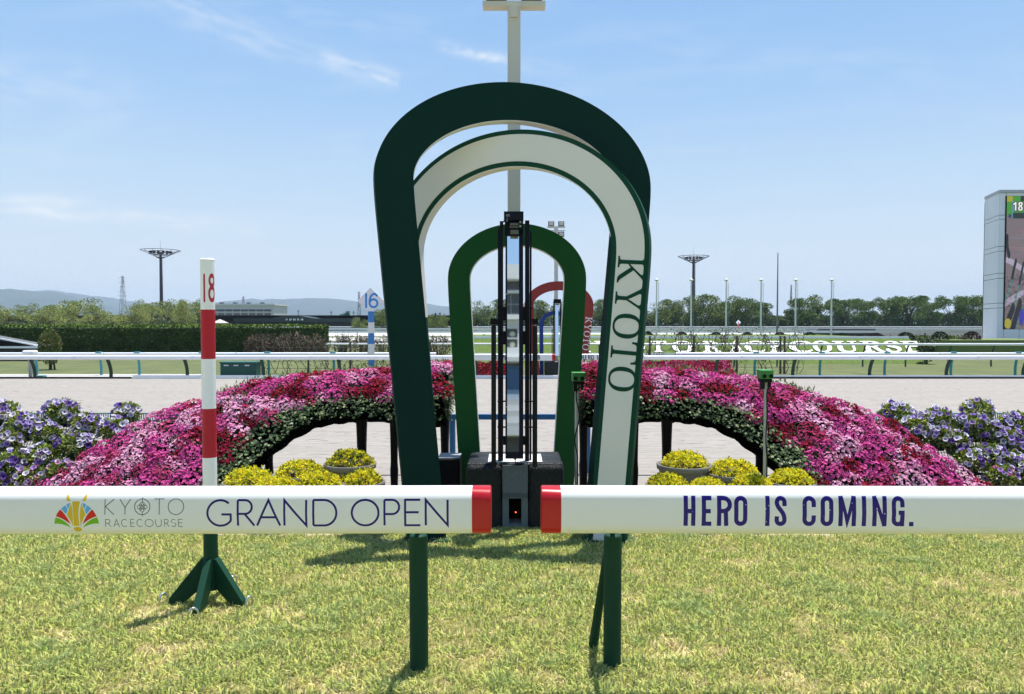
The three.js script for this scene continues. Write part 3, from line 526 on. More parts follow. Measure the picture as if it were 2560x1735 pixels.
// ---------------------------------------------------------------- the flower arches
const SEC = [ // upper edge, lower edge of the blossoms, lower edge of the ivy (pixels); depths
  [20, 1265, 380, 1338, 405, 1345, 7.30, 6.56], [110, 1205, 470, 1270, 500, 1300, 7.36, 6.72], [250, 1110, 530, 1195, 575, 1228, 7.45, 6.85], [400, 1030, 565, 1140, 622, 1172, 7.54, 6.93], [530, 985, 610, 1095, 672, 1125, 7.62, 7.00],
  [620, 957, 680, 1045, 735, 1080, 7.67, 7.05], [730, 938, 760, 1012, 800, 1052, 7.72, 7.10], [860, 924, 860, 997, 878, 1045, 7.76, 7.14], [980, 915, 975, 994, 985, 1048, 7.80, 7.18], [1122, 902, 1106, 985, 1108, 1058, 7.82, 7.22],
];
SEC.forEach((s, i) => { const back = [0, 0, .1, .22, .34, .44, .5, .52, .52, .52][i]; s[6] += back; s[7] += back; });
const curve = (f) => new THREE.CatmullRomCurve3(SEC.map(f));
const cU = curve((s) => at(s[0], s[1] + 15, s[6])), cL = curve((s) => at(s[2], s[3], s[7])), cK = curve((s) => at(s[4], s[5] + 1, s[7] - .03)), cM = curve((s) => at(s[4] + 14, s[5] + (s[5] < 1200 ? 12 : 4), s[7] + .34));
for (const c of [cU, cL, cK, cM]) for (const p of c.points) if (p.y < .0) p.y = 0.0;
const AXIS = .046;                                             // the arches mirror each other about the line of the finish
function surf(s, t) { const a = cL.getPoint(s), b = cU.getPoint(s), p = a.clone().lerp(b, t), bulge = Math.sin(Math.PI * clamp(t)) * .065; p.y += bulge; p.z += bulge * .5; return p; }
function surfN(s, t) { const e = .01, u = surf(Math.min(1, s + e), t).sub(surf(Math.max(0, s - e), t)), v = surf(s, Math.min(1, t + e)).sub(surf(s, Math.max(0, t - e))), n = u.cross(v).normalize(); return n.y < 0 ? n.negate() : n; }

function floretCluster(r, n, rad) {                            // a head of small fringed blossoms, domed
  const g = new Acc();
  for (let i = 0; i < n; i++) {
    const a = r() * 6.283, q = Math.sqrt(r()) * rad, h = .045 * (1 - (q / rad) ** 2) + r() * .018, p = V(Math.cos(a) * q, h, Math.sin(a) * q);
    const nn = V(Math.cos(a) * q / rad * .8 + (r() - .5) * .7, 1, Math.sin(a) * q / rad * .8 + (r() - .5) * .7).normalize(), u = perp(nn, r), w = nn.clone().cross(u), R = .0078 + r() * .0060, k = .70 + r() * .48, base = [k, k * (.85 + r() * .3), k * (.9 + r() * .2)];
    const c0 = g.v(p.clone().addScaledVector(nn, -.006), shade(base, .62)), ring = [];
    for (let j = 0; j < 8; j++) { const b = j / 8 * 6.283, rr = R * (j % 2 ? .84 : 1.08); ring.push(g.v(p.clone().addScaledVector(u, Math.cos(b) * rr).addScaledVector(w, Math.sin(b) * rr).addScaledVector(nn, (r() - .4) * .006), base)); }
    for (let j = 0; j < 8; j++) g.i.push(c0, ring[j], ring[(j + 1) % 8]);
  }
  return g.build();
}
const rf = mulberry(77);
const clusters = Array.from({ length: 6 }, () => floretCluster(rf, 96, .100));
const petal = (c) => mat(c, .85, { vertexColors: true, transmission: .22, thickness: 0, specularIntensity: .3 });
const PETALS = { crimson: [petal([.34, .006, .03]), petal([.27, .005, .035])], rose: [petal([.50, .035, .13]), petal([.56, .07, .20])], magenta: [petal([.72, .10, .37]), petal([.68, .085, .36])], pink: [petal([.86, .34, .58]), petal([.88, .47, .67])] };
const ivyTones = [[.045, .09, .03], [.03, .06, .02], [.08, .14, .045], [.34, .38, .22], [.14, .20, .08], [.02, .04, .016]];
const ivyMat = leafMat(.6, .25), liningMat = mat([.005, .005, .006], .45, { specularIntensity: .3 });
function ivyLeaf(g, p, n, r, size, tone) {                       // a five-pointed leaf
  const up = perp(n, r), s = n.clone().cross(up), col = vary(tone, r, .3), c0 = g.v(p, col), ring = [];
  [[0, 1], [.22, .45], [.62, .5], [.42, .12], [.35, -.35], [0, -.25], [-.35, -.35], [-.42, .12], [-.62, .5], [-.22, .45]].forEach(([a, b], i) => ring.push(g.v(p.clone().addScaledVector(s, a * size).addScaledVector(up, b * size).addScaledVector(n, i % 2 ? .1 * size : -.12 * size), col)));
  for (let i = 0; i < 10; i++) g.i.push(c0, ring[i], ring[(i + 1) % 10]);
}
function flowerArch(label, mirrored, seed) {
  const r = mulberry(seed), o = thing('flower_arch', label, 'flower bed', [mirrored ? AXIS + 2.4 : -2.4, 0, -7.2]);
  const W = (p) => { const q = p.clone(); if (mirrored) q.x = AXIS - q.x; return q.sub(o.position); }, WN = (n) => mirrored ? V(-n.x, n.y, n.z) : n.clone();
  // where the plants stand
  const spots = []; let tries = 0;
  while (spots.length < 300 && tries++ < 30000) { const s = Math.pow(r(), .92), t = -.04 + 1.06 * r(), p = surf(s, clamp(t)); if (p.y < -.02) continue; if (spots.every((q) => q.p.distanceToSquared(p) > .0125)) spots.push({ p, s, t, n: surfN(s, clamp(t, .02, .98)) }); }
  const kinds = Object.keys(PETALS);
  for (const q of spots) {
    const f = noise(q.p.x * 3.4 + seed, q.p.y * 4.1 + q.p.z * 3.2), v = f * .3 + (r() - .5) * 1.15, kind = v < -.33 ? 'crimson' : v < -.14 ? 'rose' : v < .30 ? 'magenta' : 'pink';
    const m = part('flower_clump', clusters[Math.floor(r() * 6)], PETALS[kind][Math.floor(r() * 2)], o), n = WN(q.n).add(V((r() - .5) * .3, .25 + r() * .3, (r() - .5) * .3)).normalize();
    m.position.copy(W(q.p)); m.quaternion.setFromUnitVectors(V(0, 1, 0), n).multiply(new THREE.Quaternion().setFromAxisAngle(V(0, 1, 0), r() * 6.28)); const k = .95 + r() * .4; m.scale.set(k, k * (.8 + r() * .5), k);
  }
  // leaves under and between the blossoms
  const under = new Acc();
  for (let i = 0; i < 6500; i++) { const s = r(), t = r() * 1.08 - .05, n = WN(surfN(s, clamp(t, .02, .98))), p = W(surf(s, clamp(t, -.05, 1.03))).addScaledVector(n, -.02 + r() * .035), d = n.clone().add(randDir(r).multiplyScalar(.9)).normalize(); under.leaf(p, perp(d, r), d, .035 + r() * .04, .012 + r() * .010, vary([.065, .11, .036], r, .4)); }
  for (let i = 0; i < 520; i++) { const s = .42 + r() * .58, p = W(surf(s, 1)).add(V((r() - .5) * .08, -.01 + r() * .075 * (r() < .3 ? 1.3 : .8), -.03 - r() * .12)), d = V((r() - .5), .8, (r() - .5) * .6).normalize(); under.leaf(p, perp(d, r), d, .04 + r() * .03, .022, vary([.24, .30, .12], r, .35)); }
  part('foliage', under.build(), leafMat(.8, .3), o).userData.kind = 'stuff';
  // soil cloth just below the plants
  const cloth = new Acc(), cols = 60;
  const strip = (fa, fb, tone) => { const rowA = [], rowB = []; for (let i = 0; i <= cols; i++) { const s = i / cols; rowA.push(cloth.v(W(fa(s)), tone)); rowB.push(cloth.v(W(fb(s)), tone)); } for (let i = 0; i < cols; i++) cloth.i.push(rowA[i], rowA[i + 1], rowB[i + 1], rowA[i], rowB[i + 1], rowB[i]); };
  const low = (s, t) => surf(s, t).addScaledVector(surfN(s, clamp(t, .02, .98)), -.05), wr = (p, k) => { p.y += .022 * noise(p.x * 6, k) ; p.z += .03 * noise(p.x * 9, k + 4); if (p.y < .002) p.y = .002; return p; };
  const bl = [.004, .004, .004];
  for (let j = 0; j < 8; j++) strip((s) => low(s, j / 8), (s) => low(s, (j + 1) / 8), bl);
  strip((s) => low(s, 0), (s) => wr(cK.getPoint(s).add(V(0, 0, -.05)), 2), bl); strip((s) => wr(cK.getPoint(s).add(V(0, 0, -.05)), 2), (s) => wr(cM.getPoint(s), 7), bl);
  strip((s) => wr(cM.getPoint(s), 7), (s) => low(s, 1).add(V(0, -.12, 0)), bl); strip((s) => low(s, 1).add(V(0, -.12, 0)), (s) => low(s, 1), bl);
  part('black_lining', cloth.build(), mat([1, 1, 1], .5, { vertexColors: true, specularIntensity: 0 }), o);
  // ivy on the front face and on the end towards the finish
  const ivy = new Acc();
  for (let i = 0; i < 1750; i++) { const s = Math.pow(r(), .85), t = Math.pow(r(), 1.1), a = cL.getPoint(s), b = cK.getPoint(s), p = a.lerp(b, t); if (p.y < .03) p.y = .03 + r() * .05; p.y += .02; const n = V((r() - .5) * 1.2, .5 + r() * 1.3, .8).normalize(); ivyLeaf(ivy, W(p.add(V((r() - .5) * .03, (r() - .5) * .03, .01 + r() * .10))), WN(n), r, .015 + r() * .016, ivyTones[Math.floor(Math.pow(r(), 1.15) * 6)]); }
  for (let i = 0; i < 520; i++) { const a = r(), b = r(), top = cU.getPoint(1), lf = cL.getPoint(1), bot = cK.getPoint(1), p = lf.clone().lerp(top, a), q = bot.clone().lerp(top.clone().add(V(0, -.35, 0)), a); p.lerp(q, b * .9); const n = V(1, .4 + r() * .6, (r() - .3)).normalize(); ivyLeaf(ivy, W(p.add(V(r() * .085, 0, (r() - .5) * .05))), WN(n), r, .022 + r() * .018, ivyTones[Math.floor(r() * 6)]); }
  for (let i = 0; i < 900; i++) { const px = -420 + r() * 930, p = at(px, 1340, 6.46 + r() * .16); p.y = .012 + r() * .12; ivyLeaf(ivy, W(p), WN(V((r() - .5), .5 + r(), .8).normalize()), r, .022 + r() * .02, ivyTones[Math.floor(r() * 6)]); }
  part('ivy', ivy.build(), ivyMat, o).userData.kind = 'stuff';
  // wrapped legs
  for (const [px, top, d, w] of [[672, 1115, 7.6, 22], [904, 1046, 7.85, 26], [985, 1046, 7.75, 20], [1112, 1050, 8.0, 22]]) {
    const p = at(px, top, d), rr = M(w, d) / 2, pts = [[rr, 0], [rr * .92, .15], [rr * 1.04, .3], [rr * .9, .42], [rr * 1.12, p.y - .02], [rr * 1.5, p.y + .06]].map((q) => new THREE.Vector2(...q)), c = W(V(p.x, 0, p.z));
    part('wrapped_leg', new THREE.LatheGeometry(new THREE.SplineCurve(pts).getPoints(14), 12).translate(c.x, c.y, c.z), liningMat, o);
  }
  return o;
}
flowerArch('sloping pink and crimson flower arch behind the red and white pole', false, 101);
flowerArch('sloping pink and crimson flower arch right of the finish arch, before the sensor pole', true, 202);

// ---------------------------------------------------------------- yellow shrubs in round pots
{
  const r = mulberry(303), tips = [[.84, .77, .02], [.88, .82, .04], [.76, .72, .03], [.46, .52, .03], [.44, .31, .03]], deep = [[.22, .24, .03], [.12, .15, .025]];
  const dome = (green) => {
    const g = new Acc();
    for (let i = 0; i < 900; i++) {
      const n = randDir(r, .45), q = Math.pow(r(), .22), lump = 1 + .10 * noise3(n.x * 2.6 + green * 5, n.y * 2.6, n.z * 2.6), rr = Math.sqrt(r()), aa = r() * 6.283, p = V(Math.cos(aa) * rr * .215 * lump, .012 + .100 * (1 - rr ** 3) * lump + (r() - .6) * .03, Math.sin(aa) * rr * .215 * lump); { const bump = noise3(p.x * 13 + green * 31, 0, p.z * 13) * .022 + noise3(p.x * 34, green * 9, p.z * 34) * .009, wide = 1 + .14 * noise3(Math.cos(aa) * 1.1 + green * 17, Math.sin(aa) * 1.1, 2); p.y = Math.max(.004, p.y + bump); p.x *= wide; p.z *= wide; } n.set(Math.cos(aa) * rr * rr * 1.2, .9, Math.sin(aa) * rr * rr * 1.2).normalize();
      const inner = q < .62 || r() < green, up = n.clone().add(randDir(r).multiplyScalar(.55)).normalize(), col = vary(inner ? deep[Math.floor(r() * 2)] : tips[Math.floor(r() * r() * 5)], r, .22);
      for (let k = 0; k < 4; k++) { const d = up.clone().multiplyScalar(.45).add(randDir(r).multiplyScalar(.9)).normalize(); g.leaf(p, perp(d, r), d, .020 + r() * .014, .010 + r() * .006, vary(col, r, .15)); }
    }
    return g.build();
  };
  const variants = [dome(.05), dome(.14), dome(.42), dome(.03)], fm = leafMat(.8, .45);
  const potM = mat([.20, .195, .185], .75, { bumpMap: scuff, bumpScale: .002 }), soil = mat([.03, .022, .016], 1);
  // px, top of dome, width, distance, variant, label
  const list = [
    [618, 1170, 112, 6.85, 0, 'yellow shrub in a pot nearest the red and white pole'], [690, 1189, 108, 6.65, 3, 'low yellow shrub second from the red and white pole, half behind the rail'], [745, 1150, 115, 6.95, 1, 'yellow-green shrub third from the red and white pole, behind the low ones'],
    [797, 1180, 106, 6.75, 3, 'bright yellow shrub fourth from the red and white pole'], [873, 1124, 112, 7.15, 2, 'dark-sided green and yellow shrub in a rimmed pot, tallest of the left cluster'], [900, 1172, 104, 6.95, 1, 'yellow-green shrub nearest the dark green arch leg'],
    [1713, 1132, 106, 7.1, 0, 'yellow shrub in a wide grey pot beside the black wrapped leg'], [1836, 1151, 116, 6.98, 0, 'yellow shrub in a grey pot between the wide pot and the sensor pole'], [1672, 1187, 96, 6.8, 1, 'low yellow-green shrub nearest the lettered white arch leg'],
    [1775, 1197, 92, 6.65, 3, 'lowest yellow shrub between the two grey pots, just above the rail'], [1884, 1191, 106, 6.7, 3, 'low yellow shrub in front of the sensor pole'], [1982, 1175, 106, 6.95, 0, 'yellow shrub nearest the foot of the right flower arch'],
  ];
  list.forEach(([px, top, w, d, v, label]) => {
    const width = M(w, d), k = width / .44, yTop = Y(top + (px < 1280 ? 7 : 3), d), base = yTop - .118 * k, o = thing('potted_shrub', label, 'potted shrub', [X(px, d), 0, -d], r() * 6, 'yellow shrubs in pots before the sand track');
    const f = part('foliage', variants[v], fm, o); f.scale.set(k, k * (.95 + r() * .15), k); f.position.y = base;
    const R = (px === 1713 ? .265 : .238) * k, lip = base + .012;
    const pts = [[R * .82, 0], [R * .98, lip - .05], [R * 1.06, lip - .045], [R * 1.08, lip], [R * .99, lip], [R * .95, lip - .05]].map((q) => new THREE.Vector2(...q));
    part('pot', new THREE.LatheGeometry(pts, 40), potM, o); part('soil', new THREE.CircleGeometry(R * .98, 28).rotateX(-Math.PI / 2).translate(0, lip - .03, 0), soil, o);
  });
}

// ---------------------------------------------------------------- petunia stands
{
  const r = mulberry(404), flower = (() => {   // a five-lobed trumpet, dark in the throat
    const g = new Acc(), c = g.v(V(0, -.016, 0), [.14, .10, .22]), mid = [], out = [];
    for (let j = 0; j < 10; j++) { const a = j / 10 * 6.283, R = j % 2 ? .030 : .0345; mid.push(g.v(V(Math.cos(a) * .013, -.004, Math.sin(a) * .013), j % 2 ? [.55, .5, .62] : [.34, .28, .5])); out.push(g.v(V(Math.cos(a) * R, .004 + (j % 2 ? .004 : -.002), Math.sin(a) * R), [1, 1, 1])); }
    for (let j = 0; j < 10; j++) { const k = (j + 1) % 10; g.i.push(c, mid[j], mid[k], mid[j], out[j], out[k], mid[j], out[k], mid[k]); }
    return g.build();
  })();
  const pm = (c) => mat(c, .85, { vertexColors: true, transmission: .25, thickness: 0, specularIntensity: .3 });
  const VIO = [pm([.27, .16, .50]), pm([.42, .31, .64]), pm([.60, .53, .76]), pm([.84, .82, .84]), pm([.74, .70, .82]), pm([.80, .78, .86]), pm([.16, .07, .34])], PINK = [pm([.70, .10, .32]), pm([.72, .32, .50]), pm([.5, .3, .62])];
  const bushes = Array.from({ length: 3 }, () => {
    const g = new Acc();
    for (let i = 0; i < 620; i++) { const n = randDir(r, .3), q = Math.pow(r(), .3), p = V(n.x * .128 * q, .06 + n.y * .098 * q, n.z * .128 * q), d = n.clone().add(randDir(r).multiplyScalar(.8)).normalize(); g.leaf(p, perp(d, r), d, .032 + r() * .028, .017 + r() * .009, vary(r() < .4 ? [.38, .43, .08] : r() < .6 ? [.22, .29, .06] : [.08, .13, .035], r, .3)); }
    return g.build();
  });
  const fm = leafMat(.8, .32), potM = mat([.02, .022, .026], .6);
  const tiers = ['top', 'second', 'third', 'lowest'];
  function stand(label, side, plants, x0, x1, labelSide) {
    const o = thing('petunia_stand', label, 'plant stand', [X((x0 + x1) / 2, 8.0), 0, -8.0]);
    const net = mat([.62, .62, .6], .7);
    const W = X(x1, 8) - X(x0, 8);
    for (const y of [.28, .52, .74]) part('shelf_rail', box(W, .022, .022, 0, y, .12 + (y - .58) * -.7), MAT.black, o);
    for (let k = 0; k <= 3; k++) part('upright', rod(V(-W / 2 + W * k / 3, 0, .38), V(-W / 2 + W * k / 3, .76, -.18), .012), MAT.black, o);
    const n = Math.round(W / .028), wires = []; for (let k = 0; k <= n; k++) wires.push(rod(V(-W / 2 + W * k / n, .05, .27), V(-W / 2 + W * k / n, .78, -.18), .0042, .0042, 5)); for (let k = 0; k <= 26; k++) { const t = k / 26; wires.push(box(W, .006, .006, 0, mixv(.05, .78, t), mixv(.27, -.18, t))); }
    part('white_netting', wires, net, o);
    plants.forEach(([px, py, d, pink, size = 1], i) => {
      const c = at(px, py, d), k = (1.02 + r() * .22) * size, row = py < 1045 ? 0 : py < 1090 ? 1 : py < 1150 ? 2 : 3, same = plants.filter((q) => (q[1] < 1045 ? 0 : q[1] < 1090 ? 1 : q[1] < 1150 ? 2 : 3) === row).sort((a, b) => side * (b[0] - a[0])), nth = ['first', 'second', 'third', 'fourth', 'fifth', 'sixth', 'seventh', 'eighth', 'ninth'][same.findIndex((q) => q[0] === px && q[1] === py)];
      const p = thing('petunia_pot', `${pink ? 'pink and violet' : 'violet'} petunia pot, ${nth} from the ${labelSide} flower arch, ${tiers[row]} tier`, 'petunias', [c.x, c.y - .07 * k, c.z], 0, 'petunia pots on the stands');
      const f = part('foliage', bushes[i % 3], fm, p); f.scale.setScalar(k); f.rotation.y = r() * 6;
      part('pot', new THREE.CylinderGeometry(.075 * k, .055 * k, .09, 18).translate(0, -.035, 0), potM, p);
      const nf = Math.round(27 + r() * 9);
      for (let j = 0; j < nf; j++) {
        const n = V((r() - .5) * 2.2, -.25 + r() * 1.35, -.15 + r() * 1.2).normalize(), m = part('flower', flower, pink && r() < .6 ? PINK[Math.floor(r() * 3)] : VIO[Math.floor(Math.pow(r(), .85) * 7)], p);
        { const q = .86 + r() * .22; m.position.set(n.x * .155 * k * q, (.06 + n.y * .13 * q) * k, n.z * .155 * k * q); }; m.quaternion.setFromUnitVectors(V(0, 1, 0), n.add(randDir(r).multiplyScalar(.45)).add(V(0, .2, .3)).normalize()); m.scale.setScalar((.56 + r() * .34) * k);
      }
    });
  }
  stand('black stand with white netting full of violet petunias, outside the pole-side flower arch', -1, [[8, 1030, 8.1], [62, 1062, 7.95], [157, 1028, 8.1], [216, 1058, 7.95], [318, 1030, 8.15, 0, .95], [120, 1084, 7.85], [190, 1110, 7.75], [288, 1074, 7.9], [18, 1098, 7.75], [110, 1140, 7.65], [-45, 1060, 8], [40, 1158, 7.55], [80, 1192, 7.45, 1], [160, 1176, 7.5, 1], [-8, 1196, 7.45], [-60, 1130, 7.7]], -120, 330, 'pole-side');
  stand('black stand with white netting full of violet petunias, outside the sensor-side flower arch', 1, [[2242, 1034, 8.15, 0, .95], [2284, 1066, 7.95], [2342, 1050, 8], [2442, 1024, 8.1], [2385, 1100, 7.8], [2468, 1076, 7.85], [2538, 1058, 7.95], [2470, 1136, 7.65], [2550, 1110, 7.75], [2556, 1172, 7.5], [2502, 1188, 7.45, 1], [2615, 1070, 7.9], [2625, 1140, 7.65], [2425, 1064, 7.92], [2512, 1100, 7.78], [2425, 1150, 7.6], [2516, 1150, 7.6], [2345, 1088, 7.85]], 2235, 2690, 'sensor-side');
}

// ---------------------------------------------------------------- the blue barrier along the near edge of the sand
{
  const d = 9.1, o = thing('blue_barrier', 'low blue pipe barrier along the near edge of the sand track', 'barrier', [0, 0, -d]), y = Y(1042, d);
  part('rail', box(X(2190, d) - X(400, d), M(13, d), .05, (X(2190, d) + X(400, d)) / 2, y, 0), MAT.bluePipe, o);
  for (const px of [455, 640, 1130, 1470, 1950, 2130]) part('post', rod(V(X(px, d), 0, -.03), V(X(px, d), y, -.03), M(8, d)), MAT.bluePipe, o);
  for (const [a, b] of [[60, 395], [2195, 2520]]) {
    const g = part('grille', [box(X(b, d) - X(a, d), .012, .02, (X(a, d) + X(b, d)) / 2, y + .042, .0), box(X(b, d) - X(a, d), .012, .02, (X(a, d) + X(b, d)) / 2, y - .042, .0)], MAT.teal, o);
    const n = 60; for (let k = 0; k <= n; k++) part('slat', box(.008, .075, .012, mixv(X(a, d), X(b, d), k / n), y, 0), MAT.teal, g);
  }
}

// ---------------------------------------------------------------- the rails beyond the sand
function curvedPost(x, yTop, reach, w, m, parent, z = 0) {      // a post whose head leans over towards the camera
  const pts = [V(x, 0, z - reach), V(x, yTop * .35, z - reach * 1.02), V(x, yTop * .75, z - reach * .55), V(x, yTop, z)];
  const g = new THREE.TubeGeometry(new THREE.CatmullRomCurve3(pts), 12, w / 2, 8); return part('post', g, m, parent);
}
{
  const d = 25.1, yb = Y(894, d), h = M(11.5, d), prof = beamProfile(h, .1, h * .35);
  const mk = (label, x0, x1, posts, signed) => {
    const o = thing('track_rail', label, 'rail', [x0, 0, -d]);
    let x = 0; const L = x1 - x0, step = 3.9;
    while (x < L - .01) { const e = Math.min(L, x + step); part('beam', loft(prof, x, e - .012, h).translate(0, yb, 0), MAT.railWhite, o); if (e < L) part('joint', loft(beamProfile(h + .012, .112, h * .36), e - .04, e + .03, h).translate(0, yb, 0), MAT.whitePlastic, o); x = e; }
    for (const px of posts) curvedPost(X(px, d) - x0, yb - h / 2 + .01, .2, .115, MAT.darkPost, o);
    if (signed) signed(o, L);
  };
  const hs = M(17, d), sp = beamProfile(hs, .14, .05);
  const sign = (o, xa, xb, tex, cap) => {
    const f = sp.slice(0, 17), x0 = o.position.x; part('printed_face', loft(f, X(xa, d) - x0, X(xb, d) - x0, hs, (x) => (x + x0 - X(xa, d)) / (X(xb, d) - X(xa, d))).translate(0, Y(893, d), .03), mat([1, 1, 1], .4, { map: tex }), o);
    part('printed_back', loft(sp.slice(16), X(xa, d) - x0, X(xb, d) - x0, hs).translate(0, Y(893, d), .03), MAT.railWhite, o);
    part('end_cap', loft(beamProfile(hs + .004, .145, .05), X(cap[0], d) - x0, X(cap[1], d) - x0, hs).translate(0, Y(893, d), .03), MAT.red, o);
  };
  const kan = canvasTex(1024, 100, (g) => { g.fillStyle = PAPER; g.fillRect(0, 0, 1024, 100); g.strokeStyle = '#20304a'; g.lineWidth = 8; [...'京都競馬場'].forEach((c, i) => drawKanji(g, c, 300 + i * 125, 8, 84)); });
  const heroFar = canvasTex(1024, 100, (g) => { g.fillStyle = PAPER; g.fillRect(0, 0, 1024, 100); g.setTransform(1.15, 0, 0, 1, -1712 * 1.15 + 60, -1232); g.strokeStyle = g.fillStyle = '#22283c'; g.lineWidth = 10; for (const [c, a, b] of HERO) posterGlyph(g, c, a, b, 1244, 1317, 10); });
  const left = []; for (let k = -3; k < 6; k++) left.push(75 + 192.5 * k); left.push(1189);
  const right = []; for (let k = -1; k < 7; k++) right.push(1795 + 194 * k); 
  mk('far sand-edge white rail on leaning dark posts ending in kanji and red cap', X(-700, d), X(1310, d), left, (o) => sign(o, 1165, 1380, kan, [1380, 1388]));
  mk('far sand-edge white rail on leaning dark posts starting with HERO IS', X(1560, d), X(3300, d), right, (o) => sign(o, 1444, 1610, heroFar, [1436, 1444]));
  // the second rail with turquoise posts
  const d2 = 26.6, y2 = Y(885, d2), h2 = M(8, d2);
  const second = (label, xa, xb, posts) => {
    const o = thing('inner_rail', label, 'rail', [X(xa, d2), 0, -d2]), x0 = o.position.x;
    for (let px = xa; px < xb; px += 330) part('beam', loft(beamProfile(h2, .1, h2 * .4), X(px, d2) - x0, X(Math.min(xb, px + 329), d2) - x0, h2).translate(0, y2, 0), MAT.railWhite, o);
    for (const px of posts) { curvedPost(X(px, d2) - x0, y2, .14, .09, MAT.teal, o); part('post_cap', new THREE.CylinderGeometry(.07, .08, .035, 14).scale(1.5, 1, 1).translate(X(px, d2) - x0, y2 + h2 / 2 + .01, 0), MAT.teal, o); }
  };
  second('white inner rail on turquoise posts before the hedge', -400, 1090, [-240, -78, 84, 246, 342, 504, 668, 832, 996]);
  second('white inner rail on turquoise posts before the lettered bank', 1690, 2900, [1891, 2055, 2218, 2385, 2547, 2710]);
  // the thin rail of the turf course
  const d3 = 32, o3 = thing('thin_rail', 'thin white rail in front of the lettered grass bank', 'rail', [X(1560, d3), 0, -d3]), y3 = Y(861, d3);
  part('beam', loft(beamProfile(M(6, d3), .08, .035), 0, X(3200, d3) - X(1560, d3), .1).translate(0, y3, 0), MAT.railWhite, o3);
  for (let px = 1625; px < 3100; px += 108) curvedPost(X(px, d3) - X(1560, d3), y3, .25, .07, MAT.darkPost, o3);
  const d4 = 33.5, o4 = thing('thin_rail', 'thin white rail behind the vine fence left of the finish arch', 'rail', [X(815, d4), 0, -d4]), y4 = Y(860, d4);
  part('beam', loft(beamProfile(M(5, d4), .08, .03), 0, X(1600, d4) - X(815, d4), .1).translate(0, y4, 0), MAT.railWhite, o4);
  for (let px = 850; px < 1600; px += 108) part('post', rod(V(X(px, d4) - X(815, d4), 0, 0), V(X(px, d4) - X(815, d4), y4, 0), .03), MAT.darkPost, o4);
  // far rails round the course
  for (const [dd, label, top] of [[74, 'long white rail on the near side of the far course', 1.05], [108, 'long white rail along the middle of the far course', 1.1], [172, 'long white rail below the far trees', 1.15]]) {
    const o = thing('far_rail', label, 'rail', [0, 0, -dd]); part('beam', box(dd * 3.4, .22, .1, 0, top, 0), MAT.railWhite, o);
    for (let k = -24; k <= 24; k++) part('post', box(.09, top, .09, k * dd * 3.4 / 50, top / 2, -.1), MAT.darkPost, o);
  }
}

// ---------------------------------------------------------------- the second finish beyond the sand
{
  const d = 26.3, red = thing('red_arch', 'dark red horseshoe arch lettered KYOTO beyond the sand track', 'arch', [X(1397, d), 0, -d]);
  const R = horseshoe(1.2, .95, 2.42, Y(703, d)), b = part('band', bandGeo(R, 0, .31, -.06, .06), MAT.brick, red);
  uprightWord('KYOTO', R, .155, Y(793, d), Y(876, d), .23, .062, MAT.white, b, .006);
  const blue = thing('blue_arch', 'small blue horseshoe arch beyond the sand track', 'arch', [X(1391, d), 0, -27.2]);
  part('band', bandGeo(horseshoe(.56, .54, 1.75, Y(777, 27.2)), 0, .14, -.05, .05), MAT.blueArch, blue);
  const d2 = 26.9, m = thing('far_finish_mirror', 'second finishing mirror in dark frames beyond the sand track', 'mirror', [X(1393, d2), 0, -d2]), L = (px) => X(px, d2) - m.position.x, H = (py) => Y(py, d2);
  const col = (a, b2, t, z) => part('column', box(L(b2) - L(a), H(t) - .5, .06, (L(a) + L(b2)) / 2, (H(t) + .5) / 2, z), MAT.navy, m);
  col(1383, 1386.5, 754, 0); col(1400, 1403.5, 754, 0); col(1379, 1381, 822, .1); col(1405, 1407, 822, .1);
  const g = part('mirror_glass', box(L(1396) - L(1388.5), H(760) - H(890), .01, 0, 0, 0), MAT.mirror, m); g.position.set((L(1388.5) + L(1396)) / 2, (H(760) + H(890)) / 2, .02); g.rotation.x = -.14;
  part('head_box', box(L(1403) - L(1385), H(748) - H(758), .2, 0, H(753), 0), MAT.black, m);
  part('padded_block', rbox(L(1424) - L(1360), .5, .7, .06, 0, .25, 0), mat([.012, .016, .018], .5), m);
}

// ---------------------------------------------------------------- far flower beds at the second finish
{
  const r = mulberry(505);
  const bed = (label, x0, x1, d, top, tones, n) => {
    const o = thing('red_flower_bed', label, 'flower bed', [X((x0 + x1) / 2, d), 0, -d]), W = X(x1, d) - X(x0, d), H = Y(top, d), g = new Acc(), f = new Acc();
    for (let i = 0; i < n; i++) {
      const x = (r() - .5) * W, t = r(), hgt = H * (.86 + .14 * noise(x * 2, 3)), p = V(x, .08 + (hgt - .08) * t, .45 - .8 * t + (r() - .5) * .1), col = vary(tones[Math.floor(r() * tones.length)], r, .3);
      for (let k = 0; k < 3; k++) { const d2 = randDir(r, .5); g.leaf(p.clone().add(randDir(r).multiplyScalar(.03)), perp(d2, r), d2, .06, .045, col); }
      if (i % 2) { const d2 = randDir(r, .4); f.leaf(p.clone().add(V(0, -.03, -.04)), perp(d2, r), d2, .1, .04, vary([.05, .085, .03], r, .4)); }
    }
    part('blossoms', g.build(), mat([1, 1, 1], .9, { vertexColors: true }), o).userData.kind = 'stuff'; part('foliage', f.build(), mat([1, 1, 1], .9, { vertexColors: true }), o).userData.kind = 'stuff';
    part('planter', box(W, H * .8, .3, 0, H * .4, -.42), MAT.black, o);
  };
  bed('crimson flower bed under the far kanji rail, seen between the arch legs', 1085, 1265, 25.7, 902, [[.40, .012, .02], [.32, .008, .016], [.44, .03, .06], [.1, .02, .02]], 1900);
  bed('red and pink flower bed under the far rail above the right flower arch', 1590, 1830, 25.7, 896, [[.44, .02, .05], [.5, .05, .14], [.58, .16, .36], [.42, .015, .03]], 2300);
}

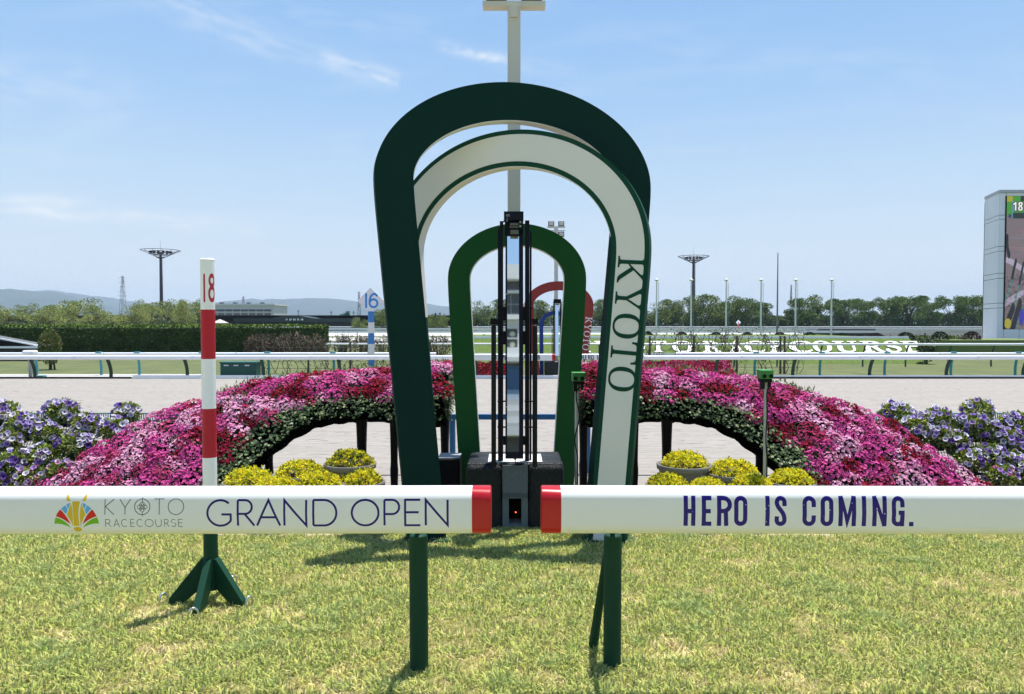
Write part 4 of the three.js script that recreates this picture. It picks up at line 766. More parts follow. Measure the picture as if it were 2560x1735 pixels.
// ---------------------------------------------------------------- hedge, topiary and shrubs
const dullLeaf = mat([1, 1, 1], .9, { vertexColors: true });
{
  const r = mulberry(606), d = 47, x0 = X(-330, d), x1 = X(812, d), H = Y(815, d), o = thing('clipped_hedge', 'long dark clipped hedge below the trees on the left', 'hedge', [x0, 0, -d]), W = x1 - x0, g = new Acc();
  part('core', rbox(W - .3, H - .08, 1.0, .1, W / 2, (H - .08) / 2 , -.6), mat([.05, .085, .025], 1), o);
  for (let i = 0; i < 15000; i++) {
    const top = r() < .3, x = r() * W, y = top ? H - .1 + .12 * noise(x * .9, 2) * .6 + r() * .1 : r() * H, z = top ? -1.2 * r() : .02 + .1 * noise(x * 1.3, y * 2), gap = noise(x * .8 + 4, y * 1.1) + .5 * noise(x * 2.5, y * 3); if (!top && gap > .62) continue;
    const n = top ? randDir(r, 1.2) : randDir(r).add(V(0, .5, 1)).normalize(), c = top ? vary([.17, .25, .035], r, .35) : vary(gap > .2 ? [.05, .075, .025] : [.06, .105, .026], r, .4); g.leaf(V(x, y, z), perp(n, r), n, .10 + r() * .1, .07 + r() * .05, c);  // top leaves get a brighter green, sunlight put into the colour; front darker
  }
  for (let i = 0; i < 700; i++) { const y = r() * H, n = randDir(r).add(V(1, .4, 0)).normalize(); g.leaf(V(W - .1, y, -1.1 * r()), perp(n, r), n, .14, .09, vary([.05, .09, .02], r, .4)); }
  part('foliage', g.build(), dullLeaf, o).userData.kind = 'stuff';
  // a clipped column of a bush
  const dt = 30, t = thing('topiary_bush', 'rounded column bush standing before the hedge', 'bush', [X(124, dt), 0, -dt]), tg = new Acc(), th = Y(820, dt);
  for (let i = 0; i < 2600; i++) { const n = randDir(r, .1), q = Math.pow(r(), .3), p = V(n.x * .39 * q, th * .56 + n.y * th * .44 * q, n.z * .39 * q); if (p.y > th * .8) { const k = Math.sqrt(clamp((th - p.y) / (th * .2))); p.x *= .5 + .5 * k; p.z *= .5 + .5 * k; } const v = n.clone().add(randDir(r).multiplyScalar(.6)).normalize(); tg.leaf(p, perp(v, r), v, .07, .05, vary(r() < .3 ? [.20, .20, .07] : r() < .5 ? [.15, .18, .045] : [.08, .11, .03], r, .4)); }
  part('crown', tg.build(), dullLeaf, t); part('trunk', [rod(V(0, 0, 0), V(.02, th * .35, 0), .06, .045), rod(V(.2, 0, .05), V(.12, th * .3, 0), .04, .03)], mat([.06, .045, .03], .95), t);
  // twiggy reddish shrubs in front of the hedge end
  const shrub = (label, px, w, top, dd, tone, n = 900) => {
    const s = thing('twiggy_shrub', label, 'shrub', [X(px, dd), 0, -dd]), W2 = M(w, dd), hgt = Y(top, dd), tw = [], lg = new Acc();
    for (let i = 0; i < 26; i++) { const x = (r() - .5) * W2 * .8, a = V(x * .6, 0, (r() - .5) * .3), b = V(x + (r() - .5) * .2, hgt * (.6 + r() * .4), (r() - .5) * .5); tw.push(rod(a, b, .018, .006, 4)); tw.push(rod(a.clone().lerp(b, .5), V(x + (r() - .5) * .7, hgt * (.6 + r() * .35), (r() - .5) * .5), .009, .004, 4)); }
    for (let i = 0; i < n; i++) { const x = (r() - .5), y = Math.pow(r(), .7), p = V(x * W2 * 1.05, y * hgt * (1 - 1.3 * x * x) * (.84 + .26 * noise(px + x * 9, 3)), (r() - .5) * .7), v = randDir(r, .2); lg.leaf(p, perp(v, r), v, .09 + r() * .07, .05, vary(tone[Math.floor(r() * tone.length)], r, .4)); }
    part('twigs', tw, mat([.10, .075, .06], .95), s).userData.kind = 'stuff'; part('foliage', lg.build(), dullLeaf, s).userData.kind = 'stuff';
  };
  const plum = [[.13, .07, .065], [.10, .06, .05], [.15, .11, .07], [.06, .045, .03]], olive = [[.12, .12, .06], [.16, .13, .08], [.07, .075, .035], [.14, .09, .08]];
  [[645, 60, 832], [685, 90, 828], [735, 90, 830], [780, 80, 833]].forEach(([px, w, top], i) => shrub(['purplish twiggy shrub, first from the striped pole before the hedge', 'purplish twiggy shrub, second from the striped pole before the hedge', 'purplish twiggy shrub, third from the striped pole before the hedge', 'brown twiggy shrub at the hedge end'][i], px, w, top, 41, i > 1 ? [...plum, ...olive] : plum, 1100));
  shrub('rounded bare shrub between the hedge and the 16 sign', 855, 40, 830, 44, olive, 700); shrub('low olive shrub just beside the 16 sign', 905, 44, 834, 44, olive, 700); shrub('low olive shrub between the 16 sign and the arch', 965, 70, 836, 44, olive, 800); shrub('low olive shrub seen inside the arch leg gap', 1095, 70, 836, 44, olive, 800); shrub('low shrub row seen inside the green horseshoe', 1205, 90, 834, 44, olive, 900);
  // shrubs along the bank
  [[1620, 24, 832], [1705, 26, 833], [1790, 26, 833], [1868, 26, 834], [1950, 28, 834], [2025, 28, 834], [2105, 32, 836], [2190, 34, 836], [2265, 36, 834], [2350, 34, 832], [2430, 34, 832]].forEach(([px, w, top], i) => {
    const dd = 46, s = thing('dome_shrub', `small dark clipped shrub on the bank top, ${['first', 'second', 'third', 'fourth', 'fifth', 'sixth', 'seventh', 'eighth', 'ninth', 'tenth', 'eleventh'][i]} from the arch`, 'shrub', [X(px, dd), Y(849, dd), -dd], 0, 'clipped shrubs along the bank'), lg = new Acc(), R = M(w, dd) / 2, hh = Y(top, dd) - Y(849, dd);
    for (let k = 0; k < 380; k++) { const n = randDir(r, .4), p = V(n.x * R, Math.abs(n.y) * hh, n.z * R); lg.leaf(p, perp(n, r), n, .12, .08, vary(i % 3 === 1 ? [.08, .045, .05] : [.03, .05, .022], r, .4)); }
    part('foliage', lg.build(), dullLeaf, s); part('stem', rod(V(0, -.5, 0), V(0, hh * .5, 0), .05), mat([.05, .04, .03], 1), s);
  });
  const lowHedge = (label, a, b, top, tone) => { const dd = 47, x0 = X(a, dd), W = X(b, dd) - x0, y0 = Y(850, dd), hh = Y(top, dd) - y0, s = thing('low_hedge', label, 'hedge', [x0, y0, -dd]), lg = new Acc(); for (let k = 0; k < W * 220; k++) { const n = randDir(r, .6), p = V(r() * W, r() * hh * (.85 + .15 * noise(x0 + k, 1)), (r() - .5) * .5); lg.leaf(p, perp(n, r), n, .12, .08, vary(tone, r, .4)); } part('foliage', lg.build(), dullLeaf, s).userData.kind = 'stuff'; };
  lowHedge('low bright green hedge left of the screen tower', 2280, 2345, 838, [.10, .15, .03]); lowHedge('low bright green hedge touching the screen tower', 2362, 2428, 838, [.11, .16, .03]); lowHedge('thin low hedge on the bank behind the letters COURSE', 1990, 2270, 841, [.10, .14, .035]);
  const pw = thing('white_leaved_shrub', 'pale leafy shrub at the end of the RACECOURSE lettering', 'shrub', [X(2318, 34.2), 0, -34.2]), wg = new Acc(); for (let k = 0; k < 1300; k++) { const n = randDir(r, .3), q = Math.pow(r(), .4), p = V(n.x * .38 * q, .62 + n.y * .5 * q, n.z * .36 * q); wg.leaf(p, perp(n, r), n, .1, .06, vary(r() < .35 && p.y > .7 ? [.4, .42, .3] : [.06, .10, .03], r, .35)); } part('foliage', wg.build(), dullLeaf, pw); part('stem', rod(V(0, 0, 0), V(0, .6, 0), .05), mat([.05, .04, .03], 1), pw);
}

// ---------------------------------------------------------------- vine fences behind the far rail
{
  const r = mulberry(707);
  const fence = (label, x0, x1, d, posts, top, dense) => {
    const o = thing('vine_fence', label, 'fence', [X(x0, d), 0, -d]), ox = o.position.x, W = X(x1, d) - ox, H = Y(top, d), wood = mat([.12, .085, .065], .9), wire = mat([.10, .09, .08], .7);
    for (const px of posts) part('post', rod(V(X(px, d) - ox, 0, 0), V(X(px, d) - ox, H * .96, 0), .042, .038, 7), wood, o);
    for (const t of [.16, .38, .6, .8]) part('wire', rod(V(0, H * t, .02), V(W, H * t, .02), .008, .008, 4), wire, o);
    const vines = [], lg = new Acc();
    for (let k = 0; k < dense; k++) { let p = V(r() * W, 0, .03); const pts = [p]; for (let j = 0; j < 6; j++) { p = p.clone().add(V((r() - .5) * .35, H * .17, (r() - .5) * .06)); pts.push(p); } vines.push(tube(pts, .006 + r() * .008, 12, 4)); for (let j = 0; j < 26; j++) { const q = pts[2 + Math.floor(r() * 5)].clone().add(V((r() - .5) * .4, (r() - .3) * .3, (r() - .5) * .15)), n = randDir(r); if (q.y > .05) lg.leaf(q, perp(n, r), n, .06 + r() * .05, .035, vary(r() < .5 ? [.13, .085, .06] : [.09, .10, .04], r, .4)); } }
    part('vines', vines, mat([.19, .145, .11], .95), o).userData.kind = 'stuff'; part('vine_leaves', lg.build(), dullLeaf, o).userData.kind = 'stuff';
  };
  fence('wire fence of bare vines behind the far rail, left of the arch', 640, 1090, 27.6, [655, 770, 875, 980, 1075], 852, 46);
  fence('wire fence of bare vines behind the far rail, right of the arch', 1610, 2003, 27.6, [1625, 1735, 1843, 1952, 1962], 836, 54);
}

// ---------------------------------------------------------------- odds and ends by the far rail
{
  const d = 25.9, o = thing('equipment_cabinet', 'dark green metal cabinet with three white labels by the far rail', 'cabinet', [X(594, d), 0, -d]), W = M(90, d), H = Y(907, d);
  part('body', rbox(W, H, .5, .02, 0, H / 2, -.25), MAT.darkGreenBox, o); part('lid', rbox(W + .05, .05, .56, .02, 0, H + .01, -.25), mat([.02, .12, .11], .45), o);
  for (const k of [-.33, -.06, .25]) part('label_plate', box(W * .13, .04, .006, k * W, H - .09, .004), MAT.white, o);
  const c = thing('rail_camera', 'white round device on a post beside the first rail post', 'camera', [X(74, 25.6), 0, -25.6]); part('cover', rbox(M(28, 25.6), .14, .34, .06, 0, Y(883, 25.6) + .03, 0), MAT.whitePlastic, c); part('post', rod(V(0, 0, 0), V(0, Y(890, 25.6), 0), .06), MAT.concrete, c);
  const b = thing('ground_box', 'small green box on the grass beside the path', 'box', [X(102, 25.6), 0, -25.6]); part('body', rbox(M(16, 25.6), .07, .2, .01, 0, .035, 0), MAT.teal, b);
  const s = thing('low_shed', 'low shed with a white edged gable roof at the far left', 'shed', [X(-60, 37), 0, -37]), rx = X(100, 37) - X(-60, 37), yh = Y(864, 37), yt = Y(834, 37);
  const roof = new THREE.Shape([[-rx, yh], [0, yt], [rx, yh], [rx, yh - .06], [0, yt - .08], [-rx, yh - .06]].map((q) => new THREE.Vector2(...q)));
  part('roof', new THREE.ExtrudeGeometry(roof, { depth: .8, bevelEnabled: false }).translate(0, 0, -.9), mat([.10, .105, .11], .7), s); part('barge_board', new THREE.ExtrudeGeometry(roof, { depth: .09, bevelEnabled: false }).translate(0, 0, -.09), MAT.whitePlastic, s); part('gable', new THREE.ExtrudeGeometry(new THREE.Shape([[-rx * .96, yh - .05], [0, yt - .08], [rx * .96, yh - .05]].map((q) => new THREE.Vector2(...q))), { depth: .7, bevelEnabled: false }).translate(0, 0, -.8), MAT.black, s);
  part('fascia', box(rx * 2, .1, .1, 0, yh - .08, .03), MAT.whitePlastic, s); part('wall', box(rx * 1.9, yh - .12, .6, 0, (yh - .12) / 2, -.5), mat([.03, .035, .04], .7), s);
}

// ---------------------------------------------------------------- number signs
function diamondSign(label, text, px, pyTop, pyBot, d, bands, blue) {
  const o = thing('diamond_sign', label, 'sign', [X(px, d), 0, -d]), yt = Y(pyTop, d), yb = Y(pyBot, d), R = (yt - yb) / 2 * 1.06, yc = (yt + yb) / 2;
  const tex = canvasTex(256, 256, (g) => { g.fillStyle = '#e6e0e2'; g.fillRect(0, 0, 256, 256); g.strokeStyle = '#2f86c8'; g.lineCap = 'round'; g.lineWidth = 20; g.beginPath(); g.moveTo(84, 62); g.lineTo(84, 190); g.stroke(); g.beginPath(); g.arc(156, 152, 38, 0, 7); g.stroke(); g.beginPath(); g.moveTo(188, 78); g.bezierCurveTo(170, 44, 116, 60, 118, 152); g.stroke(); });
  const shape = new THREE.Shape([[0, -R], [R, 0], [0, R], [-R, 0]].map((q) => new THREE.Vector2(...q))), face = new THREE.ShapeGeometry(shape), uv = face.attributes.uv, p = face.attributes.position;
  for (let i = 0; i < p.count; i++) uv.setXY(i, p.getX(i) / (2 * R) + .5, p.getY(i) / (2 * R) + .5);
  part('plate', new THREE.ExtrudeGeometry(shape, { depth: .05, bevelSize: .01, bevelThickness: .01 }).translate(0, yc, -.055), MAT.white, o);
  part('number_face', face.translate(0, yc, .012), mat([1, 1, 1], .5, { map: text ? tex : null }), o);
  const n = bands, h = (yb + .06) / n, w = M(15.6, d); for (let k = 0; k < n; k++) part('pole_band', new THREE.CylinderGeometry(w / 2, w / 2, h - .002, 24).translate(0, yb + .06 - h * (k + .5), -.06), k % 2 ? MAT.white : blue, o);
}
diamondSign('white diamond sign with blue 16 on a blue and white pole', true, 927, 721, 783, 26.0, 6, MAT.skyBlue);
{ const d = 150, o = thing('far_marker', 'tiny white diamond marker in front of the far trees', 'sign', [X(1846, d), 0, -d]), y = Y(806, d); part('plate', box(M(9, d), M(9, d), .1, 0, 0, 0).rotateZ(Math.PI / 4).translate(0, y, 0), MAT.whitePlastic, o); part('pole', [rod(V(0, 0, 0), V(0, y, 0), .12)], mat([.5, .12, .12], .6), o); }

// ---------------------------------------------------------------- the lettered bank, flagpoles, antenna
{
  const turf = dataTex(256, 256, (u, v) => { const k = clamp(.5 + .4 * torus(u, v, 20, 20, 1) + .3 * torus(u, v, 60, 60, 2)); return [mixv(.07, .12, k), mixv(.125, .17, k), mixv(.02, .03, k)].map(enc); }, 2, 2, true);
  const x0 = X(1120, 34), x1 = X(2335, 34), a0 = Y(887, 35), a1 = Y(846, 36.1), g = new THREE.BufferGeometry();
  const prof = [[-34.4, 0], [-35, a0], [-36.1, a1], [-48, a1 + .03], [-52, 0]], pos = [], uv = [], idx = [];
  prof.forEach(([z, y], i) => { for (const x of [x0, x1]) { pos.push(x, y, z); uv.push(x, z); } if (i) { const k = i * 2; idx.push(k - 2, k - 1, k + 1, k - 2, k + 1, k); } });
  g.setAttribute('position', new THREE.Float32BufferAttribute(pos, 3)); g.setAttribute('uv', new THREE.Float32BufferAttribute(uv.map((q) => q / 6), 2)); g.setIndex(idx); g.computeVertexNormals();
  struct('grass_bank', g.toNonIndexed(), mat([1, 1, 1], .95, { map: turf })).geometry.computeVertexNormals();
  struct('shrub_terrace', box(X(2640, 46) - X(2338, 46), Y(849, 46), 6, (X(2640, 46) + X(2338, 46)) / 2, Y(849, 46) / 2, -47.5), mat([.13, .17, .05], .95));
  struct('bank_kerb', box(x1 - x0, .1, .12, (x0 + x1) / 2, a1 + .05, -36.2), MAT.whitePlastic);
  struct('bank_kerb', box(x1 - x0, .12, .1, (x0 + x1) / 2, a0 + .02, -34.95), MAT.whitePlastic);
  const serifB = await fonts.loadAsync('fonts/droid/droid_serif_bold.typeface.json');
  const slope = Math.atan2(a1 - a0, 1.1), o = thing('bank_lettering', 'white slanted KYOTO RACECOURSE letters lying on the grass bank', 'lettering', [0, 0, 0]);
  const word = 'KYOTO RACECOURSE', glyphs = [...word].map((c) => { if (c === ' ') return null; const t = new TextGeometry(c, { font: serifB, size: .88, depth: .03, curveSegments: 6, bevelEnabled: false }); t.computeBoundingBox(); return t; });
  const spans = [[1428, 1476], [1484, 1536], [1552, 1612], [1625, 1666], [1680, 1734], null, [1757, 1800], [1822, 1858], [1862, 1912], [1922, 1962], [1974, 2030], [2034, 2081], [2087, 2147], [2157, 2211], [2214, 2254], [2259, 2305]];
  glyphs.forEach((t, i) => { if (!t) return; const w = t.boundingBox.max.x - t.boundingBox.min.x, xa = X(spans[i][0], 35.3), xb = X(spans[i][1], 35.3); t.translate(-t.boundingBox.min.x, 0, 0).scale((xb - xa) / w, 1, 1); t.applyMatrix4(new THREE.Matrix4().set(1, .12, 0, 0, 0, 1, 0, 0, 0, 0, 1, 0, 0, 0, 0, 1)); t.rotateX(-Math.PI / 2 + slope); t.translate(xa, mixv(a0, a1, .12) + .02, -35 - 1.1 * .12); part('letter', t, MAT.white, o); });
  [1641, 1727.5, 1815, 1902, 1988.5, 2078].forEach((px, i) => {
    const d = 46, p = thing('flagpole', `white flagpole on the bank, ${['nearest', 'second from', 'third from', 'fourth from', 'fifth from', 'sixth from'][i]} the arch`, 'flagpole', [X(px, d), 0, -d], 0, 'flagpoles along the lettered bank'), y = Y(702, d);
    part('pole', new THREE.CylinderGeometry(.04, .065, y, 12).translate(0, y / 2, 0), MAT.white, p); part('finial', new THREE.SphereGeometry(.1, 10, 8).scale(1.3, .8, 1.3).translate(0, y + .05, 0), MAT.white, p); part('halyard', rod(V(.14, .9, .05), V(.10, y - .1, .05), .012, .012, 4), MAT.grey, p);
  });
  const an = thing('antenna_pole', 'tall thin grey antenna pole between the flagpoles', 'antenna', [X(1943, 60), 0, -60]), ya = Y(632, 60); part('mast', new THREE.CylinderGeometry(.035, .09, ya, 8).translate(0, ya / 2, 0), mat([.2, .2, .22], .6), an); part('base', box(.3, .6, .3, 0, .3, 0), MAT.concrete, an);
}

// ---------------------------------------------------------------- the big screen
{
  const d = 60, x0 = X(2458, 63.2), xc = X(2493, d), o = thing('screen_tower', 'grey panelled tower of a giant video screen at the right edge', 'screen', [xc, 0, -d]);
  const top = Y(475, d), base = Y(862, d), zBack = -3.2, ox = x0 - xc; // the side wall recedes to the left
  const wallM = mat([.76, .77, .80], .5, { bumpMap: scuff, bumpScale: .004 }), seam = mat([.10, .11, .13], .7);
  const SH = 20, wall = new THREE.Shape([[0, 0], [SH, 0], [SH, -6], [ox + .4, -6], [ox, zBack]].map((q) => new THREE.Vector2(q[0], -q[1])));
  part('core', new THREE.ExtrudeGeometry(new THREE.Shape([[.06, -.06], [SH, -.06], [SH, -6], [ox + 1.6, -5.9], [ox + .08, zBack]].map((q) => new THREE.Vector2(q[0], q[1]))), { depth: top - base - .1, bevelEnabled: false }).rotateX(-Math.PI / 2).scale(1, 1, -1).translate(0, base, 0).scale(1, 1, 1), seam, o);
  const ys = [base, Y(770, d), Y(758, d), Y(696, d), Y(683, d), Y(628, d), Y(616, d), Y(548, d), Y(538, d), top - .22];
  const side = V(ox, 0, zBack), len = Math.hypot(ox, zBack), ang = Math.atan2(-zBack, ox);
  const plate = (parent, u0, u1, y0, y1, onSide) => { const g = box(u1 - u0 - .035, y1 - y0 - .035, .06, (u0 + u1) / 2, (y0 + y1) / 2, 0); if (onSide) { g.applyMatrix4(new THREE.Matrix4().makeBasis(V(ox / len, 0, zBack / len), V(0, 1, 0), V(-zBack / len, 0, ox / len))); } part('panel', g, wallM, parent); };
  for (let k = 0; k < ys.length - 1; k++) { const cuts = k % 2 ? [0, .5, 1] : [0, .18, .8, 1]; for (let j = 0; j < cuts.length - 1; j++) plate(o, cuts[j] * len, cuts[j + 1] * len, ys[k], ys[k + 1], true); plate(o, 0, M(16, d), ys[k], ys[k + 1], false); }
  plate(o, M(16, d), M(16, d) + SH - 1, Y(490, d), top - .22, false); plate(o, M(16, d), M(55, d), base, Y(823, d), false); plate(o, M(55, d), SH, base, Y(823, d), false);
  const cap = new THREE.ExtrudeGeometry(new THREE.Shape([[-.1, -.12], [SH, -.12], [SH, 6], [ox - .1, -zBack], [-.1, -.12]].map((q) => new THREE.Vector2(q[0], q[1]))), { depth: .22, bevelEnabled: false }).rotateX(-Math.PI / 2).translate(0, top - .22, 0); part('roof_cap', cap, mat([.45, .46, .48], .5), o);
  const tex = canvasTex(1024, 1024, (g, W, h) => {
    const r = mulberry(9), w = 512;
    for (let tile = 0; tile < 5; tile++) {                 // the moving picture: horses' legs on the sand, a rail across
      g.save(); g.setTransform(.42, 0, 0, 1, tile * 215, 0); const flip = tile % 2;
      g.fillStyle = '#75686c'; g.fillRect(0, 0, w, h);
      g.fillStyle = '#3f8f1e'; g.fillRect(0, 0, w, 150); g.fillStyle = '#a09b20'; g.fillRect(0, 0, 150, 44); g.fillStyle = '#4f8c96'; g.fillRect(130, 40, 60, 130); g.fillStyle = '#16201a'; g.fillRect(160, 128, 352, 44); g.fillRect(330, 0, 182, 40); g.fillStyle = '#2b2560'; g.fillRect(60, 140, 70, 26);
      for (let i = 0; i < 90; i++) { g.fillStyle = `rgba(${110 + r() * 60},${92 + r() * 50},${104 + r() * 40},.4)`; g.fillRect(r() * w - 60, 180 + r() * 640, 120 + r() * 300, 3 + r() * 9); }
      g.fillStyle = '#a79eb2'; g.beginPath(); g.moveTo(0, 470); g.bezierCurveTo(160, 470, 300, 520, 512, 560); g.lineTo(512, 600); g.bezierCurveTo(300, 570, 160, 520, 0, 510); g.fill(); g.beginPath(); g.moveTo(0, 800); g.bezierCurveTo(180, 770, 330, 730, 512, 710); g.lineTo(512, 750); g.bezierCurveTo(330, 780, 180, 830, 0, 850); g.fill();
      g.strokeStyle = '#120e16'; g.lineCap = 'round'; g.lineJoin = 'round';
      for (const [l, ...p] of [[46, 250, 500, 200, 560, 170, 640], [40, 420, 520, 380, 600, 330, 690], [60, 40, 320, 30, 400, 90, 450], [80, 210, 860, 120, 930, 40, 1020], [90, 360, 830, 280, 920, 200, 1024], [60, 500, 300, 470, 380, 505, 470]]) { g.lineWidth = l; g.beginPath(); g.moveTo(p[0], p[1]); g.quadraticCurveTo(...p.slice(2)); g.stroke(); }
      g.strokeStyle = '#4f8a80'; for (const [l, ...p] of [[30, 165, 650, 110, 720, 40, 790], [28, 330, 690, 270, 760, 250, 830], [26, 420, 860, 350, 930, 300, 1010]]) { g.lineWidth = l; g.beginPath(); g.moveTo(p[0], p[1]); g.quadraticCurveTo(...p.slice(2)); g.stroke(); }
      for (let i = 0; i < 500; i++) { const q = r() * 60; g.fillStyle = `rgba(${18 + q},${14 + q},${22 + q},.3)`; g.beginPath(); g.ellipse(r() * w, 600 + r() * 424, 4 + r() * 30, 2 + r() * 6, r() - .5, 0, 7); g.fill(); }
      g.fillStyle = '#a39a2c'; g.beginPath(); g.ellipse(90, 980, 80, 40, 0, 0, 7); g.fill(); g.fillStyle = '#3a2f9c'; g.beginPath(); g.ellipse(400, 930, 60, 60, .4, 0, 7); g.fill();
      g.restore();
    }
    g.font = 'bold 92px sans-serif'; g.lineWidth = 12; g.strokeStyle = '#222'; g.strokeText('18', 62, 112); g.fillStyle = '#f2f2f2'; g.fillText('18', 62, 112);
  });
  const sw = 8.4, sy0 = Y(823, d), sy1 = Y(490, d); part('video_screen', new THREE.PlaneGeometry(sw, sy1 - sy0).translate(M(16, d) + sw / 2, (sy0 + sy1) / 2, .02), new THREE.MeshStandardMaterial({ color: rgb(.05, .05, .05), roughness: .6, emissive: rgb(1, 1, 1), emissiveMap: tex, emissiveIntensity: .62 }), o);
  part('screen_rim', [box(.1, sy1 - sy0, .1, M(16, d) - .02, (sy0 + sy1) / 2, .02)], MAT.black, o);
  part('base_block', [box(SH + 2.4, base, 5, SH / 2 - 1.4, base / 2, -2.6), box(2.2, base * .8, 1.6, -2.0, base * .4, .8)], MAT.concrete, o);
}

// ---------------------------------------------------------------- buildings far off
{
  const shed = mat([.50, .50, .48], .7), win = mat([.06, .07, .09], .3), dark = mat([.012, .030, .032], .5), navy = mat([.006, .012, .016], .6);
  const d = 330, o = thing('long_warehouse', 'long pale flat-roofed building behind the trees on the left', 'building', [X(520, d), 0, -d]), W = M(340, d), yt = Y(763, d), ox = X(685, d) - o.position.x;
  part('wall', box(W, yt, 20, ox - W / 2, yt / 2, -10), shed, o); part('roof', box(W + 1, .7, 21, ox - W / 2, yt + .3, -10), mat([.62, .62, .60], .6), o);
  for (let k = 0; k < 17; k++) { const x = ox - W / 2 + (k - 8) * W / 17.6, wn = part('window', box(W / 19, M(5, d), .2, x, Y(776, d), .05), win, o); part('pilaster', box(.6, yt * .5, .5, x + W / 35, yt * .25, .2), mat([.58, .57, .54], .7), o); part('painted_bay_shade', box(W / 21, M(7, d), .16, x, Y(786, d), .06), mat([.16, .13, .12], .7), o); }  // brown plates between the pilasters are bay shade put into colour, not doors
  for (let k = 0; k < 9; k++) part('roof_vent', box(1.6, .8, 1.6, ox - W / 2 + (k - 4) * W / 10, yt + .9, -3), win, o);
  const d2 = 190, g = thing('dark_green_pavilion', 'low dark green pavilion with white kanji on its gable', 'building', [X(735, d2), 0, -d2]), L = (px) => X(px, d2) - g.position.x, H = (py) => Y(py, d2);
  part('fascia', new THREE.ExtrudeGeometry(new THREE.Shape([[L(584), H(804)], [L(584), H(796)], [L(680), H(796)], [L(716), H(789)], [L(748), H(789)], [L(785), H(796)], [L(882), H(796)], [L(882), H(805)], [L(735), H(805)]].map((q) => new THREE.Vector2(...q))), { depth: 8, bevelEnabled: false }).translate(0, 0, -8), dark, g);
  part('wall', box(L(890) - L(570), H(804), 7, (L(890) + L(570)) / 2, H(804) / 2, -4.2), navy, g);
  for (const px of [593, 655, 722, 790, 876]) part('pillar', box(.3, H(804), .3, L(px), H(804) / 2, -.6), dark, g);
  const kt = canvasTex(512, 100, (q) => { q.fillStyle = '#0d2a2c'; q.fillRect(0, 0, 512, 100); q.strokeStyle = '#dfe6e2'; q.lineWidth = 9; [...'京都競馬場'].forEach((c, i) => drawKanji(q, c, 12 + i * 102, 10, 76)); });
  part('name_board', new THREE.PlaneGeometry(L(760) - L(712), M(6.5, d2)).translate((L(712) + L(760)) / 2, H(799), .03), mat([1, 1, 1], .6, { map: kt }), g);
  const k = thing('small_kiosk', 'small kiosk with a pale pyramid roof beside the dark pavilion', 'building', [X(550, 170), 0, -170]), yk = Y(806, 170); part('roof', new THREE.ConeGeometry(2.1, .9, 4).rotateY(Math.PI / 4).translate(0, yk + .3, 0), mat([.4, .38, .35], .8), k); part('wall', box(2.2, yk, 2.2, 0, yk / 2, 0), mat([.07, .06, .05], .8), k);
  const s = thing('low_dark_shed', 'low dark roofed shed behind the flagpoles', 'building', [X(2095, 95), 0, -95]), ys = Y(822, 95), ww = M(150, 95); part('roof', new THREE.ExtrudeGeometry(new THREE.Shape([[-ww / 2 - .6, 0], [-ww / 2 + .6, .6], [ww / 2, .6], [ww / 2, 0]].map((q) => new THREE.Vector2(...q))), { depth: 4, bevelEnabled: false }).translate(0, ys - .6, -2), mat([.05, .05, .055], .6), s); part('wall', box(ww, ys - .6, 3, 0, (ys - .6) / 2, 0), mat([.035, .037, .042], .7), s);
  for (let q = 0; q < 7; q++) part('post', box(.12, ys - .6, .12, (q - 3) * ww / 6.2, (ys - .6) / 2, 2.1), MAT.darkPost, s);
  const f = thing('pale_wall', 'long pale grey wall on the far course beside the screen tower', 'wall', [X(2330, 98), 0, -98]); for (let q = 0; q < 9; q++) part('panel', box(M(36, 98), Y(828, 98) + .35, .2, X(2170 + q * 37, 98) - X(2330, 98), (Y(828, 98) + .35) / 2 - .1, 0), mat([.33, .32, .29], .8), f);
  const tr = thing('green_digger', 'small green machine on the horizon near the 16 sign', 'vehicle', [X(863, 600), 0, -600]), yd = Y(790, 600); part('body', [box(M(14, 600), M(7, 600), 4, M(4, 600), yd + M(4, 600), 0), box(M(9, 600), M(12, 600), 4, M(7, 600), yd + M(6, 600), 0)], mat([.02, .22, .12], .6), tr); part('arm', [box(M(9, 600), M(3, 600), 2, -M(8, 600), yd + M(3, 600), 0)], mat([.02, .22, .12], .6), tr);
  struct('embankment', new THREE.ExtrudeGeometry(new THREE.Shape([[0, 0], [-6, Y(787, 260) * .92], [-22, Y(787, 260) * .92], [-30, 0]].map((q) => new THREE.Vector2(...q))), { depth: 330, bevelEnabled: false }).rotateY(-Math.PI / 2).scale(1, 1, -1).rotateY(0).translate(X(1180, 260), 0, -262), mat([.11, .13, .04], .95));
}

